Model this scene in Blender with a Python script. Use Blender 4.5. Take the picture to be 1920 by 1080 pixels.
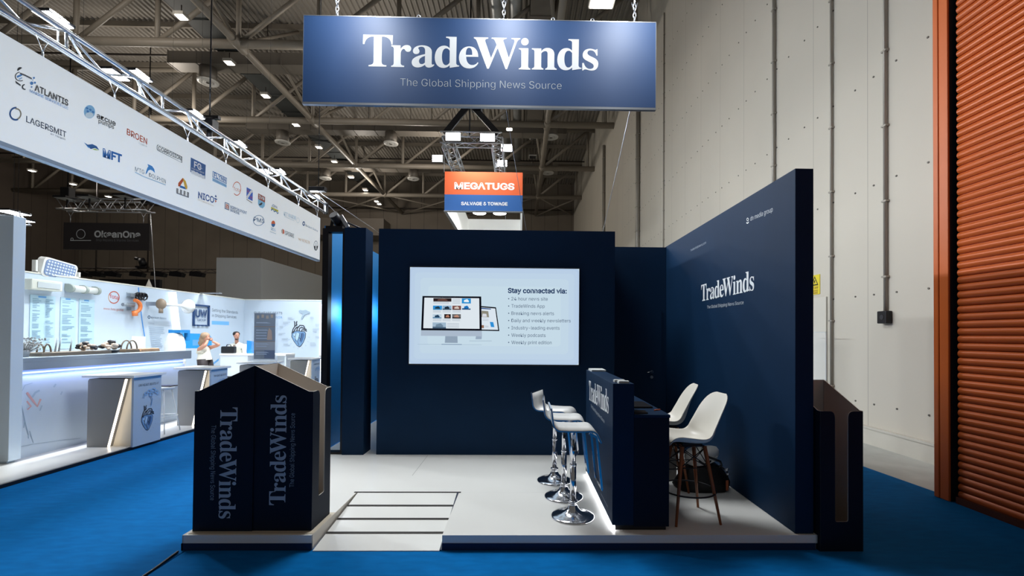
import bpy, bmesh, math, random, re, os
from mathutils import Vector, Matrix
random.seed(7)
for o in list(bpy.data.objects): bpy.data.objects.remove(o, do_unlink=True)
SC = bpy.context.scene
COL = SC.collection
PI = math.pi

# ------------------------------------------------------------------ camera
FPX, YAW, ROLL, PITCH = 853.0, -0.0184, 0.008, 0.013      # focal length in pixels of a 1920 px wide frame
EYE = Vector((0, 0, 1.77))
PPX, PPY = 991.5, 617.0
CAM_R = Matrix.Rotation(YAW, 3, 'Z') @ Matrix.Rotation(PI/2 + PITCH, 3, 'X') @ Matrix.Rotation(ROLL, 3, 'Z')
cd = bpy.data.cameras.new('camera')
cam = bpy.data.objects.new('camera', cd); COL.objects.link(cam)
cd.sensor_fit = 'HORIZONTAL'; cd.sensor_width = 36.0; cd.lens = 36.0*FPX/1920
cd.shift_x = -(PPX-960)/1920; cd.shift_y = (PPY-540)/1920
cd.clip_start = 0.05; cd.clip_end = 300
cam.matrix_world = Matrix.Translation(EYE) @ CAM_R.to_4x4()
SC.camera = cam
SC.view_settings.view_transform = 'Standard'
SC.view_settings.look = 'None'
SC.view_settings.gamma = 1.0
SC.view_settings.use_curve_mapping = False
SC.view_settings.exposure = 0.0

# ------------------------------------------------------------------ world: dim, neutral hall air beyond the modelled part
w = bpy.data.worlds.new('hall_air'); SC.world = w; w.use_nodes = True
w.node_tree.nodes['Background'].inputs[0].default_value = (1.0, 0.96, 0.90, 1)
w.node_tree.nodes['Background'].inputs[1].default_value = 0.10

# ------------------------------------------------------------------ large lights: the lamps of the hall, plus an added aisle fill
def area(name, loc, size, power, col=(1, .97, .93), target=None, sy=None, spread=None):
    l = bpy.data.lights.new(name, 'AREA'); l.energy = power; l.color = col
    l.shape = 'RECTANGLE' if sy else 'SQUARE'; l.size = size
    if sy: l.size_y = sy
    if spread: l.spread = spread
    o = bpy.data.objects.new(name, l); COL.objects.link(o); o.location = loc
    d = (Vector(target) - Vector(loc)) if target else Vector((0, 0, -1))
    o.rotation_euler = d.to_track_quat('-Z', 'Y').to_euler()
    return o
def spot(name, loc, target, power, ang, col=(1, .97, .93), blend=.6, rad=.05):
    l = bpy.data.lights.new(name, 'SPOT'); l.energy = power; l.color = col
    l.spot_size = ang; l.spot_blend = blend; l.shadow_soft_size = rad
    o = bpy.data.objects.new(name, l); COL.objects.link(o); o.location = loc
    o.rotation_euler = (Vector(target)-Vector(loc)).to_track_quat('-Z', 'Y').to_euler()
    return o
def bay(name, loc, power, col=(1, .92, .82)):
    l = bpy.data.lights.new(name, 'POINT'); l.energy = power; l.color = col; l.shadow_soft_size = .5
    o = bpy.data.objects.new(name, l); COL.objects.link(o); o.location = loc
    return o
area('aisle_fill_light', (-0.9, 6.6, 6.8), 1.8, 330, (.93, .97, 1))  # added fill without a fitting, shapes light on platform and hall wall
area('hall_lamp_over_stands', (-9.0, 12.0, 13.5), 6.0, 300)
for i, (p, e) in enumerate((((-17, 17, 14.2), 420), ((-8, 23.5, 13.6), 400), ((-21, 27, 14.0), 620), ((-6, 33, 13.8), 520), ((-14, 40, 13.8), 650), ((-34, 34, 13.0), 1100))):
    bay('hall_bay_lamp', p, e)

# ------------------------------------------------------------------ measuring helpers: a sight line cut with a real plane
def _ray(px, py): return CAM_R @ Vector(((px-PPX)/FPX, -(py-PPY)/FPX, -1.0))
def on_y(px, py, Y): d = _ray(px, py); return EYE + d*(Y/d.y)
def on_x(px, py, X): d = _ray(px, py); return EYE + d*(X/d.x)
def on_z(px, py, Z): d = _ray(px, py); return EYE + d*((Z-EYE.z)/d.z)

# ------------------------------------------------------------------ materials
MATS = {}
def srgb(c):
    if isinstance(c, str): c = [int(c[i:i+2], 16)/255 for i in (0, 2, 4)]
    return tuple((x/12.92 if x <= .04045 else ((x+.055)/1.055)**2.4) for x in c)
def mat(name, col, rough=.5, metal=0.0, vary=0.0, scale=20.0, bump=0.0, bscale=None, emit=None, estr=0.0, spec=None, stretch=None, coat=0):
    if name in MATS: return MATS[name]
    m = bpy.data.materials.new(name); m.use_nodes = True
    nt = m.node_tree; b = nt.nodes['Principled BSDF']
    c = srgb(col); b.inputs['Base Color'].default_value = (*c, 1)
    b.inputs['Roughness'].default_value = rough; b.inputs['Metallic'].default_value = metal
    if spec is not None: b.inputs['Specular IOR Level'].default_value = spec
    if coat: b.inputs['Coat Weight'].default_value = coat
    if emit:
        b.inputs['Emission Color'].default_value = (*srgb(emit), 1); b.inputs['Emission Strength'].default_value = estr
    if vary or bump:
        tc = nt.nodes.new('ShaderNodeTexCoord'); mp = nt.nodes.new('ShaderNodeMapping')
        nt.links.new(tc.outputs['Object'], mp.inputs[0])
        if stretch: mp.inputs['Scale'].default_value = stretch
        n = nt.nodes.new('ShaderNodeTexNoise'); n.inputs['Scale'].default_value = scale; n.inputs['Detail'].default_value = 5
        nt.links.new(mp.outputs[0], n.inputs['Vector'])
        if vary:
            r = nt.nodes.new('ShaderNodeValToRGB')
            r.color_ramp.elements[0].position = .3; r.color_ramp.elements[1].position = .7
            r.color_ramp.elements[0].color = (*[x*(1-vary) for x in c], 1)
            r.color_ramp.elements[1].color = (*[min(1, x*(1+vary)) for x in c], 1)
            nt.links.new(n.outputs[0], r.inputs[0]); nt.links.new(r.outputs[0], b.inputs['Base Color'])
        if bump:
            n2 = n
            if bscale:
                n2 = nt.nodes.new('ShaderNodeTexNoise'); n2.inputs['Scale'].default_value = bscale
                nt.links.new(mp.outputs[0], n2.inputs['Vector'])
            bp = nt.nodes.new('ShaderNodeBump'); bp.inputs['Strength'].default_value = bump; bp.inputs['Distance'].default_value = .01
            nt.links.new(n2.outputs[0], bp.inputs['Height']); nt.links.new(bp.outputs[0], b.inputs['Normal'])
    MATS[name] = m; return m
def glow(name, col, strength):
    if name in MATS: return MATS[name]
    m = bpy.data.materials.new(name); m.use_nodes = True; nt = m.node_tree
    nt.nodes.remove(nt.nodes['Principled BSDF'])
    e = nt.nodes.new('ShaderNodeEmission'); e.inputs[0].default_value = (*srgb(col), 1); e.inputs[1].default_value = strength
    nt.links.new(e.outputs[0], nt.nodes['Material Output'].inputs[0])
    MATS[name] = m; return m
def clear(name, col=(.9, .95, 1), alpha=.12, rough=.05):
    if name in MATS: return MATS[name]
    m = bpy.data.materials.new(name); m.use_nodes = True; nt = m.node_tree
    b = nt.nodes['Principled BSDF']; b.inputs['Base Color'].default_value = (*srgb(col), 1)
    b.inputs['Roughness'].default_value = rough; b.inputs['Alpha'].default_value = alpha
    MATS[name] = m; return m
def panelled(name, col, pitch, axis, seam=.02, dark=.45, rough=.6, vary=.05):
    """painted panels with thin dark joints every `pitch` metres along object axis"""
    m = mat(name, col, rough, vary=vary, scale=.5); nt = m.node_tree; b = nt.nodes['Principled BSDF']
    tc = nt.nodes.new('ShaderNodeTexCoord'); sx = nt.nodes.new('ShaderNodeSeparateXYZ'); nt.links.new(tc.outputs['Object'], sx.inputs[0])
    d = nt.nodes.new('ShaderNodeMath'); d.operation = 'DIVIDE'; d.inputs[1].default_value = pitch; nt.links.new(sx.outputs[axis], d.inputs[0])
    f = nt.nodes.new('ShaderNodeMath'); f.operation = 'FRACT'; nt.links.new(d.outputs[0], f.inputs[0])
    l = nt.nodes.new('ShaderNodeMath'); l.operation = 'LESS_THAN'; l.inputs[1].default_value = seam/pitch; nt.links.new(f.outputs[0], l.inputs[0])
    src = b.inputs['Base Color'].links[0].from_socket
    mx = nt.nodes.new('ShaderNodeMix'); mx.data_type = 'RGBA'
    nt.links.new(l.outputs[0], mx.inputs[0]); nt.links.new(src, mx.inputs[6])
    mx.inputs[7].default_value = (*[x*dark for x in srgb(col)], 1)
    nt.links.new(mx.outputs[2], b.inputs['Base Color'])
    return m

NAVY = mat('navy_painted_board', '052643', .62, spec=.18, vary=.06, scale=3)
NAVYP = mat('navy_printed_card', '081629', .6, spec=.2)
LETTER = mat('white_lettering', 'dfe3e6', .5)
LETTERG = mat('grey_blue_lettering', '8a94a3', .5)
WHITE = mat('white_board', 'e6e8e6', .45)
WHITEP = mat('white_plastic', 'e4e2dc', .35)
BLACK = mat('black_plastic', '0b0c10', .4)
BLACKM = mat('black_metal', '15151a', .45, .3)
CHROME = mat('chrome', 'dcdde2', .13, 1.0)
ALU = mat('aluminium', 'c3c8d0', .32, .9)
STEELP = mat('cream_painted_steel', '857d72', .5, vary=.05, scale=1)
LAMP = glow('lamp_glass', 'fff8ee', 14.0)

# ------------------------------------------------------------------ mesh builder
ORG = {}
class MB:
    def __init__(s): s.v = []; s.f = []; s.mi = []; s.sm = []
    def add(s, vs, fs, mi=0, smooth=False):
        n = len(s.v); s.v += [Vector(p) for p in vs]
        for f in fs: s.f.append([n+i for i in f]); s.mi.append(mi); s.sm.append(smooth)
        return s
    def box(s, a, b, mi=0):
        x0, y0, z0 = [min(p, q) for p, q in zip(a, b)]; x1, y1, z1 = [max(p, q) for p, q in zip(a, b)]
        return s.add([(x0,y0,z0),(x1,y0,z0),(x1,y1,z0),(x0,y1,z0),(x0,y0,z1),(x1,y0,z1),(x1,y1,z1),(x0,y1,z1)],
              [(0,3,2,1),(4,5,6,7),(0,1,5,4),(1,2,6,5),(2,3,7,6),(3,0,4,7)], mi)
    def bar(s, p, q, w, h=None, mi=0, up=(0,0,1)):
        """square bar from p to q, w wide and h tall"""
        h = h or w; p = Vector(p); q = Vector(q); d = (q-p).normalized(); u = Vector(up)
        if abs(d.dot(u)) > .98: u = Vector((0, 1, 0))
        r = d.cross(u).normalized(); u = r.cross(d)
        c = [r*(i*w/2)+u*(j*h/2) for i, j in ((-1,-1),(1,-1),(1,1),(-1,1))]
        return s.add([p+k for k in c]+[q+k for k in c], [(0,1,2,3)[::-1],(4,5,6,7),(0,1,5,4),(1,2,6,5),(2,3,7,6),(3,0,4,7)], mi)
    def cyl(s, p, q, r, r2=None, n=12, mi=0, caps=True):
        r2 = r if r2 is None else r2; p = Vector(p); q = Vector(q); d = (q-p).normalized()
        u = Vector((0,0,1)) if abs(d.z) < .95 else Vector((1,0,0))
        a = d.cross(u).normalized(); b = d.cross(a)
        vs = []
        for c, rr in ((p, r), (q, r2)):
            vs += [c+(a*math.cos(2*PI*i/n)+b*math.sin(2*PI*i/n))*rr for i in range(n)]
        s.add(vs, [(i, n+i, n+(i+1)%n, (i+1)%n) for i in range(n)], mi, True)
        if caps: s.add(vs[:n], [tuple(range(n))], mi); s.add(vs[n:], [tuple(range(n))[::-1]], mi)
        return s
    def tube(s, path, r, n=8, mi=0, closed=False):
        path = [Vector(p) for p in path]; N = len(path); rings = []; pa = None
        for i, p in enumerate(path):
            a0 = path[(i-1) % N] if (closed or i > 0) else p; a1 = path[(i+1) % N] if (closed or i < N-1) else p
            d = (a1-a0).normalized()
            if pa is None:
                u = Vector((0,0,1)) if abs(d.z) < .9 else Vector((1,0,0)); pa = d.cross(u).normalized()
            else: pa = (pa - d*pa.dot(d)).normalized()
            b = d.cross(pa); rr = r[i] if isinstance(r, (list, tuple)) else r
            rings.append([p+(pa*math.cos(2*PI*k/n)+b*math.sin(2*PI*k/n))*rr for k in range(n)])
        vs = [v for g in rings for v in g]; fs = []
        for i in range(N if closed else N-1):
            j = (i+1) % N
            fs += [(i*n+k, j*n+k, j*n+(k+1)%n, i*n+(k+1)%n) for k in range(n)]
        s.add(vs, fs, mi, True)
        if not closed:
            s.add(rings[0], [tuple(range(n))], mi); s.add(rings[-1], [tuple(range(n))[::-1]], mi)
        return s
    def lathe(s, prof, c=(0,0,0), n=32, mi=0, axis='z'):
        c = Vector(c); vs = []
        for r, h in prof:
            for i in range(n):
                a = 2*PI*i/n
                vs.append(c + (Vector((r*math.cos(a), r*math.sin(a), h)) if axis == 'z' else Vector((h, r*math.cos(a), r*math.sin(a)))))
        fs = []
        for k in range(len(prof)-1):
            fs += [(k*n+i, k*n+(i+1)%n, (k+1)*n+(i+1)%n, (k+1)*n+i) for i in range(n)]
        return s.add(vs, fs, mi, True)
    def prism(s, poly, o, u, v, depth, mi=0):
        """2D polygon on plane (o,u,v) pushed along u x v by depth"""
        o = Vector(o); u = Vector(u); v = Vector(v); nrm = u.cross(v).normalized()*depth; n = len(poly)
        a = [o+u*x+v*y for x, y in poly]; b = [p+nrm for p in a]
        s.add(a, [tuple(range(n))[::-1]], mi); s.add(b, [tuple(range(n))], mi)
        return s.add(a+b, [(i, (i+1)%n, n+(i+1)%n, n+i) for i in range(n)], mi)
    def ball(s, c, r, n=12, mi=0, sq=(1,1,1)):
        c = Vector(c); m = n//2; vs = []; fs = []
        for j in range(m+1):
            t = PI*j/m
            for i in range(n): vs.append(c+Vector((r*sq[0]*math.sin(t)*math.cos(2*PI*i/n), r*sq[1]*math.sin(t)*math.sin(2*PI*i/n), r*sq[2]*math.cos(t))))
        for j in range(m): fs += [(j*n+i, (j+1)*n+i, (j+1)*n+(i+1)%n, j*n+(i+1)%n) for i in range(n)]
        return s.add(vs, fs, mi, True)
    def grid(s, pts, mi=0, smooth=True):
        R = len(pts); Cn = len(pts[0]); vs = [p for r in pts for p in r]
        return s.add(vs, [(i*Cn+j, i*Cn+j+1, (i+1)*Cn+j+1, (i+1)*Cn+j) for i in range(R-1) for j in range(Cn-1)], mi, smooth)
    def build(s, name, mats, parent=None, bevel=0, solid=0, sub=0, local=False):
        """ONE mesh object. World coordinates unless local; origin at the parent, or at its own foot when top-level."""
        me = bpy.data.meshes.new(name)
        if parent is not None: off = Vector((0,0,0)) if local else ORG[parent.name].copy()
        elif local: off = Vector((0,0,0))
        else:
            xs = [[p[i] for p in s.v] for i in range(3)]
            off = Vector(((min(xs[0])+max(xs[0]))/2, (min(xs[1])+max(xs[1]))/2, min(xs[2])))
        me.from_pydata([p-off for p in s.v], [], s.f)
        if not isinstance(mats, (list, tuple)): mats = [mats]
        for m in mats: me.materials.append(m)
        for p, i, k in zip(me.polygons, s.mi, s.sm): p.material_index = i; p.use_smooth = k
        bm = bmesh.new(); bm.from_mesh(me)
        bmesh.ops.remove_doubles(bm, verts=bm.verts, dist=1e-5)
        bmesh.ops.recalc_face_normals(bm, faces=bm.faces)
        bm.to_mesh(me); bm.free()
        o = bpy.data.objects.new(name, me); COL.objects.link(o)
        if parent is not None: o.parent = parent
        elif not local: o.location = off
        ORG[o.name] = off.copy() if not (parent and local) else ORG[parent.name].copy()
        if solid:
            md = o.modifiers.new('thickness', 'SOLIDIFY'); md.thickness = solid; md.offset = 0
        if bevel:
            md = o.modifiers.new('bevel', 'BEVEL'); md.width = bevel; md.segments = 2; md.limit_method = 'ANGLE'; md.angle_limit = .7
        if sub:
            md = o.modifiers.new('sub', 'SUBSURF'); md.levels = sub; md.render_levels = sub
        return o
def thing(name, label, cat, loc=(0,0,0), group=None):
    o = bpy.data.objects.new(name, None); COL.objects.link(o); o.empty_display_size = .1
    o.location = loc; ORG[o.name] = Vector(loc)
    o['label'] = label; o['category'] = cat
    if group: o['group'] = group
    return o
def tag(o, label=None, cat=None, group=None, kind=None):
    if label: o['label'] = label;
    if cat: o['category'] = cat
    if group: o['group'] = group
    if kind: o['kind'] = kind
    return o
def struct(o): o['kind'] = 'structure'; return o
def children_of(r): return [o for o in bpy.data.objects if o.parent == r]
def copy_tree(o, parent=None):
    c = o.copy(); COL.objects.link(c)
    if parent is not None: c.parent = parent; c.matrix_parent_inverse = o.matrix_parent_inverse.copy()
    for ch in children_of(o): copy_tree(ch, c)
    return c
def place(o, loc, rz=0): o.location = loc; o.rotation_euler = (0, 0, rz)
# ------------------------------------------------------------------ flat artwork: printing and lettering that lies on a surface
def bez(path, seg=7):
    """tiny SVG path reader: M L C Z, absolute -> list of closed point loops"""
    toks = re.findall(r'[MLCZ]|-?[0-9.]+(?:e-?[0-9]+)?', path); loops = []; cur = []; i = 0; cmd = None
    def num(): 
        nonlocal i
        a = float(toks[i]); b = float(toks[i+1]); i += 2; return (a, b)
    while i < len(toks):
        if toks[i] in 'MLCZ': cmd = toks[i]; i += 1
        if cmd == 'M':
            if cur: loops.append(cur)
            cur = [num()]; cmd = 'L'
        elif cmd == 'L': cur.append(num())
        elif cmd == 'C':
            p0 = cur[-1]; p1, p2, p3 = num(), num(), num()
            for k in range(1, seg+1):
                t = k/seg; a, b, c, d = (1-t)**3, 3*t*(1-t)**2, 3*t*t*(1-t), t**3
                cur.append((a*p0[0]+b*p1[0]+c*p2[0]+d*p3[0], a*p0[1]+b*p1[1]+c*p2[1]+d*p3[1]))
        elif cmd == 'Z':
            loops.append(cur); cur = []; cmd = 'M'
    if cur: loops.append(cur)
    return loops
def fill2d(loops):
    """even-odd fill of closed loops -> (verts, faces)"""
    cu = bpy.data.curves.new('fill', 'CURVE'); cu.dimensions = '2D'; cu.fill_mode = 'FRONT'
    for lp in loops:
        sp = cu.splines.new('POLY'); sp.points.add(len(lp)-1); sp.use_cyclic_u = True
        for p, q in zip(sp.points, lp): p.co = (q[0], q[1], 0, 1)
    return curve_mesh(cu)
def curve_mesh(cu):
    o = bpy.data.objects.new('fill', cu)
    me = o.to_mesh()
    vs = [(v.co.x, v.co.y) for v in me.vertices]; fs = [tuple(p.vertices) for p in me.polygons]
    o.to_mesh_clear()
    bpy.data.objects.remove(o); bpy.data.curves.remove(cu)
    return vs, fs
_TC = {}
try:      # the sans serif that ships inside Blender itself
    FONT = bpy.data.fonts.load(os.path.join(bpy.utils.resource_path('LOCAL'), 'datafiles', 'fonts', 'Inter.woff2'))
except Exception:
    FONT = None
def text2d(s, bold=0.0, space=1.0):
    bold *= .62 if bold > 0 else 1
    k = (s, bold, space)
    if k not in _TC:
        cu = bpy.data.curves.new('text', 'FONT'); cu.body = s; cu.fill_mode = 'FRONT'; cu.resolution_u = 4
        if FONT: cu.font = FONT
        cu.offset = bold; cu.space_character = space
        _TC[k] = curve_mesh(cu)
    return _TC[k]
def capheight(ch):
    vs, _ = text2d(ch); return max(v[1] for v in vs)
# the nameplate's bold serif letters, drawn by hand (12 units to one sign pixel, y down)
_A, _B, _C = 0, 1800, 3540
_SERIF = [
 (_A, 'M62 105 L725 122 L722 332 L695 332 C685 215 610 152 480 155 L480 700 C480 770 500 792 588 796 L588 828 L190 818 L190 790 C280 780 300 760 300 690 L300 150 C180 145 105 215 95 318 L58 318 Z'),
 (_A, 'M693 346 L900 352 L902 430 C940 370 985 342 1050 345 C1105 348 1142 390 1140 430 C1137 475 1110 500 1075 500 C1030 500 1010 475 1000 455 C990 435 975 430 960 435 C925 450 908 490 906 530 L906 750 C908 790 940 805 985 808 L985 840 L693 832 L693 806 C735 800 750 785 750 740 L750 440 C750 400 735 380 693 375 Z'),
 (_A, 'M1450 550 L1450 470 C1448 410 1420 385 1360 385 C1320 387 1297 400 1297 415 C1297 435 1325 455 1325 490 C1325 525 1295 550 1250 550 C1205 550 1175 520 1177 475 C1180 400 1270 350 1385 352 C1520 355 1600 415 1602 500 L1600 750 C1600 780 1610 790 1625 790 L1645 780 L1660 795 C1640 830 1595 855 1540 855 C1490 855 1460 830 1450 790 C1400 830 1350 850 1285 850 C1205 850 1150 800 1152 730 C1153 640 1250 590 1450 550 Z M1448 590 C1360 620 1315 655 1315 705 C1315 750 1340 775 1375 775 C1410 775 1435 755 1448 740 Z'),
 (_C-2760, 'D'),
 (_B, 'M845 620 L572 615 C575 720 620 800 710 802 C770 803 805 775 830 740 L850 752 C815 830 745 880 645 880 C505 880 408 780 410 630 C412 480 510 380 640 382 C770 385 843 475 845 620 Z M565 573 L708 575 C710 470 690 415 635 413 C580 413 562 480 565 573 Z'),
 (_B, 'M742 175 L1065 183 L1062 210 C1000 218 990 235 1000 275 L1130 645 L1255 350 L1215 255 C1200 225 1185 215 1140 210 L1142 188 L1482 195 L1480 215 C1420 222 1398 240 1408 270 L1532 645 L1655 300 C1670 245 1655 230 1590 222 L1588 198 L1788 205 L1785 228 C1745 238 1725 260 1705 310 L1495 900 L1460 900 L1280 420 L1085 888 L1045 888 L805 255 C790 220 770 210 742 200 Z'),
 (_C, 'M18 428 L232 432 L230 835 C232 865 245 880 282 888 L280 915 L18 905 L20 882 C60 875 75 860 75 820 L75 510 C75 475 60 455 18 450 Z M153 199 C200 199 237 237 237 283 C237 330 200 367 153 367 C107 367 69 330 69 283 C69 237 107 199 153 199 Z'),
 (_C, 'M312 432 L525 437 L525 500 C560 450 610 425 665 425 C760 425 820 480 822 570 L820 840 C822 870 840 885 876 895 L875 922 L615 915 L615 892 C655 882 668 865 668 830 L668 560 C668 515 645 495 610 497 C570 500 540 525 525 550 L525 840 C525 868 540 880 577 888 L575 915 L312 910 L312 885 C355 875 370 860 370 825 L370 510 C370 478 355 460 312 455 Z'),
 (_C, 'D'),
 (_C, 'M1765 475 L1782 460 L1797 462 L1800 605 L1775 608 C1755 530 1710 485 1640 485 C1595 485 1568 510 1570 545 C1572 585 1620 610 1690 640 C1780 680 1822 725 1818 800 C1815 890 1760 945 1670 943 C1600 940 1560 915 1520 915 C1500 915 1490 925 1475 938 L1455 938 L1453 770 L1490 768 C1510 850 1560 905 1635 905 C1685 905 1715 880 1715 845 C1715 800 1670 775 1600 740 C1510 700 1460 665 1462 590 C1465 500 1530 448 1630 448 C1690 448 1725 475 1765 475 Z')]
_D = 'M1137 228 L1375 235 L1370 820 C1372 860 1395 875 1440 880 L1435 900 L1225 930 L1225 870 C1190 910 1140 932 1080 932 C960 930 885 830 887 690 C890 540 970 430 1090 430 C1150 430 1190 455 1220 490 L1220 310 C1220 280 1200 262 1137 255 Z M1222 545 C1200 510 1170 492 1140 492 C1075 495 1048 570 1048 680 C1048 790 1080 868 1135 870 C1175 872 1205 840 1222 810 Z'
_NP = []
def nameplate2d():
    """'TradeWinds' with width 1 along x, and y in cap heights"""
    if not _NP:
        for off, p in _SERIF:
            dy = 0
            if p == 'D':
                p = _D
            loops = []
            for lp in bez(p):
                q = []
                for x, y in lp:
                    base_x = x + _C if p is _D else x + off
                    gy = y - .0245*base_x; gx = x + off
                    q.append(((gx-58)/5302, (815.5-gy)/713))
                loops.append(q)
            _NP.append(fill2d(loops))
    return _NP
class Art:
    """flat shapes on the plane (o,u,v); later shapes lie a hair in front of earlier ones"""
    def __init__(s, o, u, v, lift=.002, step=.0004):
        s.o = Vector(o); s.u = Vector(u); s.v = Vector(v); s.n = s.u.cross(s.v).normalized()
        s.k = 0; s.lift = lift; s.step = step; s.mb = MB(); s.mats = []; s.tr = None
    def px(s, px, py):
        d = _ray(px, py); t = (s.o-EYE).dot(s.n)/d.dot(s.n); q = EYE+d*t-s.o
        return (q.dot(s.u), q.dot(s.v))
    def _m(s, m):
        if m not in s.mats: s.mats.append(m)
        return s.mats.index(m)
    def shape(s, vs, fs, m):
        h = s.lift+s.k*s.step; s.k += 1
        s.mb.add([s.o+s.u*x+s.v*y+s.n*h for x, y in vs], fs, s._m(m)); return s
    def loops(s, lps, m): return s.shape(*fill2d(lps), m)
    def poly(s, pts, m, px=False):
        if px: pts = [s.px(*p) for p in pts]
        return s.loops([pts], m)
    def ell(s, c, rx, ry, m, hole=0, px=False, a0=0, a1=2*PI, n=28):
        """ellipse, ring or arc; in pixels when px"""
        f = (lambda x, y: s.px(x, y)) if px else (lambda x, y: (x, y))
        full = abs(a1-a0) > 6.28
        A = [a0+(a1-a0)*i/n for i in range(n if full else n+1)]
        out = [f(c[0]+rx*math.cos(a), c[1]+ry*math.sin(a)) for a in A]
        if not hole: return s.loops([out], m)
        inn = [f(c[0]+rx*hole*math.cos(a), c[1]+ry*hole*math.sin(a)) for a in A]
        return s.loops([out, inn] if full else [out+inn[::-1]], m)
    def line(s, pts, wid, m, px=False):
        P = [Vector(s.px(*p) if px else p) for p in pts]; L = []; Rr = []
        for i, p in enumerate(P):
            d = (P[min(i+1, len(P)-1)]-P[max(i-1, 0)]).normalized(); nn = Vector((-d.y, d.x))*wid/2
            L.append(tuple(p+nn)); Rr.append(tuple(p-nn))
        vs = L+Rr; n = len(P)
        return s.shape(vs, [(i, i+1, n+i+1, n+i) for i in range(n-1)], m)
    def text(s, t, L, R, T, m, px=False, bold=0.0, ref='H', space=1.0):
        """baseline from L to R, cap (or ref letter) top at the height of T"""
        if px: L, R, T = s.px(*L), s.px(*R), s.px(*T)
        L, R, T = Vector(L), Vector(R), Vector(T)
        vs, fs = text2d(t, bold, space); H = capheight(ref)
        x0 = min(v[0] for v in vs); x1 = max(v[0] for v in vs)
        b = R-L; up = T-L
        if px: up = Vector((0, up.y))
        return s.shape([tuple(L+b*((x-x0)/(x1-x0))+up*(y/H)) for x, y in vs], fs, m)
    def plate(s, L, R, T, m, px=False):
        if px: L, R, T = s.px(*L), s.px(*R), s.px(*T)
        L, R, T = Vector(L), Vector(R), Vector(T); b = R-L; up = T-L
        if px: up = Vector((0, up.y))
        for vs, fs in nameplate2d():
            s.shape([tuple(L+b*x+up*y) for x, y in vs], fs, m)
            s.k -= 1
        s.k += 1; return s
    def build(s, name, parent=None, local=False): return s.mb.build(name, s.mats, parent, local=local)
X, Y, Z = Vector((1,0,0)), Vector((0,1,0)), Vector((0,0,1))
# ================================================================== THE HALL
WX, BY, LX = 5.9, 50.9, -48.7            # right wall, back wall, left wall
CH = 15.27                               # bottom chord height of the roof trusses
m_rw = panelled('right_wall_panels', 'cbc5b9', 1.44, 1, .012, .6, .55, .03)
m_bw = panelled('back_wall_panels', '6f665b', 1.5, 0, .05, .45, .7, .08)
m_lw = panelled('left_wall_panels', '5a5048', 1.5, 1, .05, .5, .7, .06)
m_fl = mat('hall_concrete', 'b9bcb8', .55, vary=.12, scale=2.5, bump=.05)
m_deck = mat('roof_deck_sheet', '88827a', .6, vary=.05, scale=.7)
struct(MB().box((LX, -4, -.30), (WX, BY, -.012)).build('floor', m_fl))
rw = struct(MB().box((WX, -4, -.3), (WX+.25, BY, 19.2)).build('wall_right', m_rw))
mb = MB()
for z in (.66, 2.49, 4.32, 6.15, 7.98, 9.8, 11.6, 13.4):
    y = 4.6
    while y < 26:
        for dy in (0, .42, .98):
            mb.cyl((WX, y+dy, z), (WX-.012, y+dy, z), .016, n=6)
        y += 1.44
mb.build('wall_fixing', mat('fixing_grey', '6b6862', .5, .4), rw)
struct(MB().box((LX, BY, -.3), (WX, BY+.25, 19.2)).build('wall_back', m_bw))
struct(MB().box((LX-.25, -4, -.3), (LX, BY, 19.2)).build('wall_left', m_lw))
struct(MB().box((WX-.07, 4.9, -.012), (WX, BY, .27)).box((WX-.085, 4.9, .25), (WX-.002, BY, .285)).build('baseboard_right', mat('kerb_cream', 'c9c5bb', .6, vary=.06, scale=1.5)))
# corrugated deck, ribs running along the hall
mb = MB(); prof = []; x = LX
while x < WX:
    for dx, dz in ((0, 0), (.10, 0), (.14, .09), (.24, .09), (.28, 0)): prof.append((x+dx, 18.75+dz))
    x += .28
a = [(p, 8.0, q) for p, q in prof]; b = [(p, BY, q) for p, q in prof]
mb.grid([a, b], smooth=False)
ceil = struct(mb.build('ceiling', m_deck))
for yy in [13.6+3.82*i for i in range(10)]:
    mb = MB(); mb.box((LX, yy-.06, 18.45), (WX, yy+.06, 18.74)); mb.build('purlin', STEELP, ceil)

# ---- roof trusses: white tube, a Pratt web of posts and diagonals
TY = [21.35, 28.98, 36.62, 44.3]; NX = [5.35-3.73*i for i in range(15)]
where = ['nearest of the four, behind the big nameplate sign', 'second from the front, above the small orange sign',
         'third from the front, level with the small orange sign', 'farthest of the four, in front of the back wall']
for k, ty in enumerate(TY):
    t = thing('roof_truss', 'cream tube roof truss, '+where[k], 'roof truss', (NX[7], ty, CH-.2), 'tube trusses across the hall roof')
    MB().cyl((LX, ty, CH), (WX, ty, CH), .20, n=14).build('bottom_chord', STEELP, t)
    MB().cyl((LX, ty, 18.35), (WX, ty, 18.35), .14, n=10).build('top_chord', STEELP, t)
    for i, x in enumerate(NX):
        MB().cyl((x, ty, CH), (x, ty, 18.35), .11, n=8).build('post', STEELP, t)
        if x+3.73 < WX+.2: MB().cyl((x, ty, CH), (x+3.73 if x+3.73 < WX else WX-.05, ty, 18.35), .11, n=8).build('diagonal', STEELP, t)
for x, lab in ((-13.31, 'left of the nameplate sign'), (1.62, 'right of the small orange sign')):
    t = thing('roof_beam', 'cream tube beam running lengthways under the roof, '+lab, 'roof beam', (x, 16, CH), 'lengthways tube beams')
    MB().cyl((x, 10.5, CH), (x, BY, CH), .17, n=12).build('tube', STEELP, t)
    for ty in TY: MB().cyl((x, ty-.5, CH), (x, ty+.5, CH), .23, n=12).build('collar', STEELP, t)
    for ty in TY:
        mb = MB()
        if ty+3.82 < BY: mb.cyl((x, ty, CH), (x+.9, ty+3.82, 18.4), .09, n=6)
        mb.cyl((x, ty, CH), (x-.9, ty-3.82, 18.4), .09, n=6); mb.build('brace', STEELP, t)
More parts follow.
